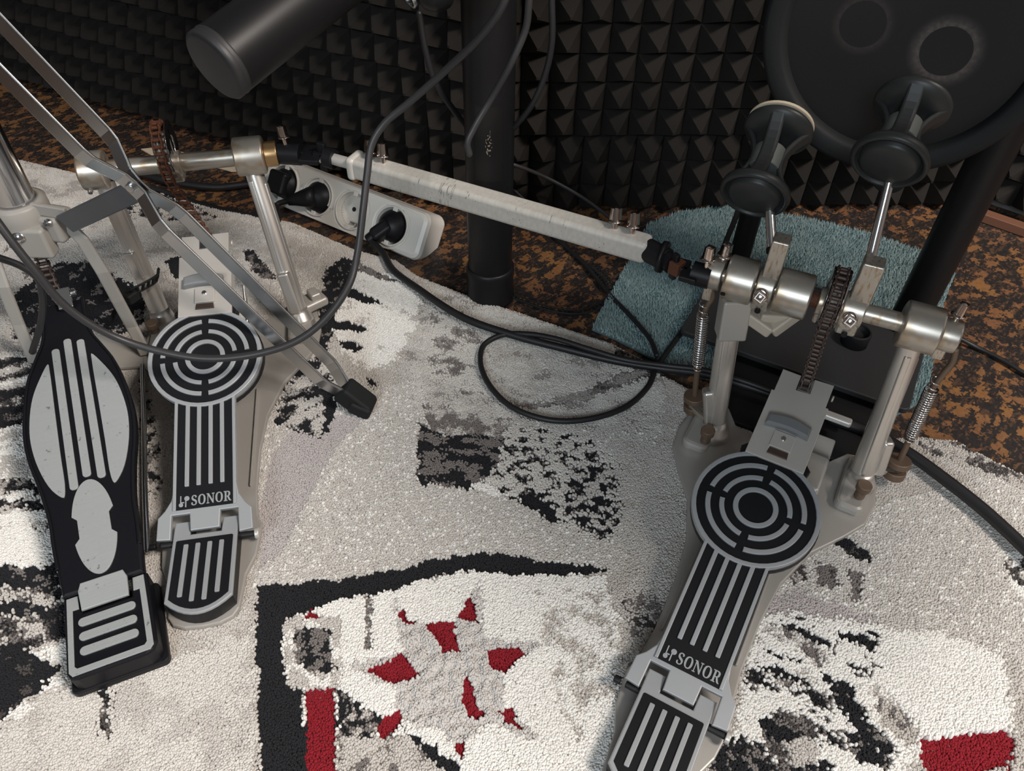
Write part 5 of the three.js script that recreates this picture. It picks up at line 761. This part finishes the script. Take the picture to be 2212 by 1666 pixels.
// ---------- kick pad tower ----------
{
  const yaw = 0.4922, fw = V([Math.sin(yaw), 0, -Math.cos(yaw)]), rt = V([Math.cos(yaw), 0, Math.sin(yaw)]), n = fw.clone().negate();
  const C = V([0.2795, 0.2995, -0.573]), o = thing('kick_pad', 'black round kick drum pad on legs behind the beaters', 'drum pad', [0.30, 0.004, -0.58]);
  part(o, 'pad_rim', lathe(C, n, [[0.0858, -0.03], [0.1030, -0.028], [0.1040, -0.004], [0.1020, 0.0030], [0.0985, 0.0052], [0.0890, 0.0040], [0.0862, 0.0010], [0.0850, -0.006], [0.0858, -0.03]], 90), M.rubber, 'black rubber rim');
  const rings = tex(1024, 1024, (u, v) => {
    const at = (cu, cv, r, w, s) => { const q = Math.hypot(u - cu, v - cv), t = (q - r) / w; return t > -0.25 && t < 1 ? s * (1 - Math.max(0, t)) * (0.9 + 0.3 * fbm(N1, u * 30, v * 30, 3)) : 0; };
    const k = Math.max(0, at(0.31, 0.51, 0.104, 0.032, 28), at(0.665, 0.47, 0.112, 0.045, 62)); return [20 + k, 18 + k * 0.93, 18 + k * 0.9];
  }, true);
  const head = new THREE.CircleGeometry(0.0858, 80); head.applyMatrix4(new THREE.Matrix4().makeBasis(rt, UP, n)); const hc = C.clone().addScaledVector(n, -0.006); head.translate(hc.x, hc.y, hc.z);
  part(o, 'pad_head', head, std([1, 1, 1], 0.6, 0, { map: rings, bumpMap: fineBump, bumpScale: 0.00005 }), 'black head with two worn rings');
  part(o, 'pad_back', hub(C.clone().addScaledVector(n, -0.045), C.clone().addScaledVector(n, -0.010), 0.100, 0.006, 64), M.black);
  for (const [u, y] of [[-0.1065, 0.022], [0.026, -0.1085]]) {
    const p = C.clone().addScaledVector(rt, u).add(V([0, y, 0])).addScaledVector(n, -0.004);
    const e = part(o, 'rim_lug', hub(p.clone().addScaledVector(n, -0.016), p, 0.0135, 0.002, 30), M.rubber); part(e, 'lug_hole', hub(p, p.clone().addScaledVector(n, 0.0004), 0.0062, 0.0001, 24), M.black);
  }
  const B = V([0.1087, 0, -0.1988]), at = (u, y, v) => B.clone().addScaledVector(rt, u).addScaledVector(fw, v).add(V([0, y, 0]));
  part(o, 'pad_leg', cyl(at(0.065, 0.006, 0.462), at(0.065, 0.26, 0.462), 0.0168, 0.0168, 36), M.tubeBlack, 'right black leg');
  part(o, 'pad_leg', cyl(at(-0.106, 0.006, 0.455), at(-0.106, 0.24, 0.455), 0.0105, 0.0105, 30), M.tubeBlack, 'left black leg');
  part(o, 'base_plate', [plate(rrect(-0.125, 0.345, 0.088, 0.480, 0.006), 0.006, planeFrame([B.x, 0.0145, B.z], yaw, 0), { top: 0.010, bevel: 0.001 })], std([0.030, 0.030, 0.032], 0.5), 'charcoal steel base plate');
  part(o, 'base_tongue', [plate(rrect(-0.068, 0.268, 0.070, 0.360, 0.004), 0.008, planeFrame([B.x, 0.0140, B.z], yaw, -0.02), { top: 0.004, bevel: 0.001 })], std([0.006, 0.006, 0.007], 0.55), 'black rubber tongue of base');
  part(o, 'base_knob', lathe(at(0.026, 0.024, 0.412), UP, [[0, 0], [0.0125, 0], [0.0125, 0.014], [0.0112, 0.0155], [0.0100, 0.015], [0.0095, 0.009], [0, 0.009]], 34), M.rubber, 'round black base knob');
}
// ---------- cables ----------
const cable = (label, pts, r, m = M.cable, seg = 140) => solo('cable', label, 'cable', tube(pts, r, seg, 10), m, null, 'loose cables round the pedals');
cable('long dark grey cable looping from top centre across left pedal disc', [[-0.0073,0.3588,-0.5084],[-0.01,0.3433,-0.5068],[-0.022,0.3219,-0.5135],[-0.0523,0.2855,-0.5334],[-0.0813,0.2576,-0.5406],[-0.0997,0.2424,-0.5393],[-0.1096,0.2291,-0.5328],[-0.1136,0.2099,-0.5202],[-0.1168,0.1899,-0.5068],[-0.1233,0.1566,-0.4869],[-0.1293,0.1414,-0.4713],[-0.1475,0.123,-0.4524],[-0.1682,0.1127,-0.439],[-0.1954,0.1083,-0.4287],[-0.233,0.1077,-0.4224],[-0.2663,0.1144,-0.422],[-0.293,0.1273,-0.421],[-0.3092,0.1456,-0.4183],[-0.3209,0.1661,-0.4178],[-0.3284,0.1889,-0.4198],[-0.3351,0.2059,-0.4228],[-0.3428,0.2245,-0.4277],[-0.3532,0.2468,-0.4362]], 0.0028, M.cableGrey, 260);
cable('dark cable entering at left edge under the hi-hat casting', [[-0.3734,0.1993,-0.4305],[-0.3608,0.1895,-0.4347],[-0.3525,0.1797,-0.439],[-0.3469,0.1678,-0.4411],[-0.3518,0.1488,-0.4431],[-0.368,0.1176,-0.4468],[-0.3865,0.0885,-0.4456]], 0.0026);
cable('thin cable hanging down in front of the upright post', [[0.0066,0.3501,-0.5282],[0.0055,0.3362,-0.5282],[0.004,0.3177,-0.5307],[-0.0053,0.295,-0.5288],[-0.0199,0.2655,-0.5344],[-0.0317,0.2466,-0.5293],[-0.0369,0.2357,-0.5253],[-0.0356,0.2279,-0.5244]], 0.0025, M.cableGrey);
cable('thin cable hanging at right of the upright post', [[0.0231,0.3192,-0.6254],[0.0239,0.3034,-0.6235],[0.0255,0.273,-0.621],[0.0216,0.2464,-0.6223],[0.0119,0.2198,-0.6237],[-0.0042,0.193,-0.632],[-0.0245,0.1633,-0.6516]], 0.0026);
cable('dark cable hanging behind clamp towards the post', [[-0.0815,0.2829,-0.6455],[-0.0769,0.2512,-0.6416],[-0.0696,0.225,-0.6433],[-0.0556,0.1945,-0.655],[-0.043,0.1621,-0.6791]], 0.0027);
cable('thin cable crossing foam at right of the upright post', [[-0.0286,0.09,-0.7603],[-0.0059,0.085,-0.7603],[0.0333,0.062,-0.7729],[0.0766,0.04,-0.7678],[0.1159,0.014,-0.7598]], 0.0022, M.cableGrey);
cable('thin cable snaking along floor from shaft to blue mat', [[-0.003,0.03,-0.7984],[0.0195,0.012,-0.788],[0.0463,0.004,-0.742],[0.076,0.004,-0.6938],[0.1023,0.005,-0.6354],[0.1222,0.009,-0.5929],[0.1346,0.012,-0.5602],[0.1375,0.014,-0.5365]], 0.0024);
cable('thin black cable lying in a loop on the rug', [[0.2114,0.05,-0.6434],[0.2052,0.03,-0.6385],[0.1899,0.014,-0.6125],[0.1691,0.012,-0.577],[0.1477,0.014,-0.5407],[0.1338,0.014,-0.5162],[0.1251,0.0135,-0.4952],[0.1016,0.0135,-0.4685],[0.0676,0.0135,-0.4531],[0.0349,0.0135,-0.451],[0.0021,0.0135,-0.4644],[-0.0195,0.0135,-0.4902],[-0.0301,0.0135,-0.5208],[-0.0277,0.0135,-0.5466],[-0.0106,0.015,-0.5595],[0.0141,0.02,-0.5561],[0.0407,0.0228,-0.5473],[0.071,0.0232,-0.5336],[0.1049,0.0228,-0.5205],[0.143,0.0226,-0.5139],[0.1749,0.0275,-0.5039],[0.205,0.031,-0.4883],[0.2461,0.03,-0.4677]], 0.0027, M.cable, 240);
cable('black cable rising behind the left beater head', [[0.2117,0.045,-0.6502],[0.2109,0.06,-0.647],[0.2122,0.08,-0.6449],[0.2139,0.105,-0.642],[0.2145,0.12,-0.6443]], 0.0028);
cable('thick black cable running off across rug at lower right', [[0.2844,0.016,-0.4579],[0.3124,0.016,-0.4425],[0.3359,0.018,-0.4193],[0.357,0.018,-0.392],[0.3758,0.018,-0.3636],[0.3879,0.018,-0.3405],[0.3987,0.018,-0.3169],[0.415,0.018,-0.2866],[0.4459,0.016,-0.2495],[0.4984,0.014,-0.2192]], 0.0052);
cable('thin cable on patterned floor at right edge', [[0.4399,0.01,-0.5793],[0.46,0.004,-0.5708],[0.478,0.004,-0.5534],[0.4929,0.004,-0.5339],[0.5194,0.004,-0.5076]], 0.0021);
cable('black cables bundled on floor behind left pedal axle', [[-0.5238,0.006,-0.8818],[-0.4733,0.006,-0.8558],[-0.4198,0.007,-0.8346],[-0.3667,0.006,-0.8278],[-0.3179,0.006,-0.8373],[-0.2677,0.006,-0.8162]], 0.0045);
{ // perforated tie on the floor
  const q = new THREE.CatmullRomCurve3([[-0.0075,0.004,-0.6374],[0.0193,0.004,-0.6224],[0.0432,0.0045,-0.6114],[0.0671,0.004,-0.6099],[0.0878,0.004,-0.6195],[0.1004,0.005,-0.6354],[0.0994,0.005,-0.6628],[0.0833,0.006,-0.6897]].map(V)).getSpacedPoints(40);
  const o = thing('cable_tie', 'black perforated cable tie curled on floor by the mat', 'cable tie', [q[18].x, 0.001, q[18].z]);
  const off = (p, i, k) => { const t = q[Math.min(i + 1, 40)].clone().sub(q[Math.max(i - 1, 0)]).normalize(), s = new THREE.Vector3().crossVectors(t, UP).normalize(); return p.clone().addScaledVector(s, k); };
  part(o, 'side_band', [-1, 1].map((k) => strap(q.map((p, i) => off(p, i, k * 0.0030)), UP, 0.0022, 0.0016)), M.rubber);
  part(o, 'rung', q.slice(1, 40).map((p, i) => boxAB(off(p, i + 1, -0.003), off(p, i + 1, 0.003), 0.0018, 0.0016, UP, 0.0003)), M.rubber);
}
solo('card_strip', 'beige card strip lying on floor behind left pedal axle', 'card', slab([[-0.495,-0.922],[-0.4732,-0.9279],[-0.4221,-0.9109],[-0.3674,-0.8991],[-0.3374,-0.8751],[-0.363,-0.8718],[-0.4171,-0.8946],[-0.475,-0.9062]], 0.001, 0.003, 0.0005), M.felt);
scene.traverse((m) => { if (m.isMesh) m.castShadow = m.receiveShadow = true; });
renderer.render(scene, camera);
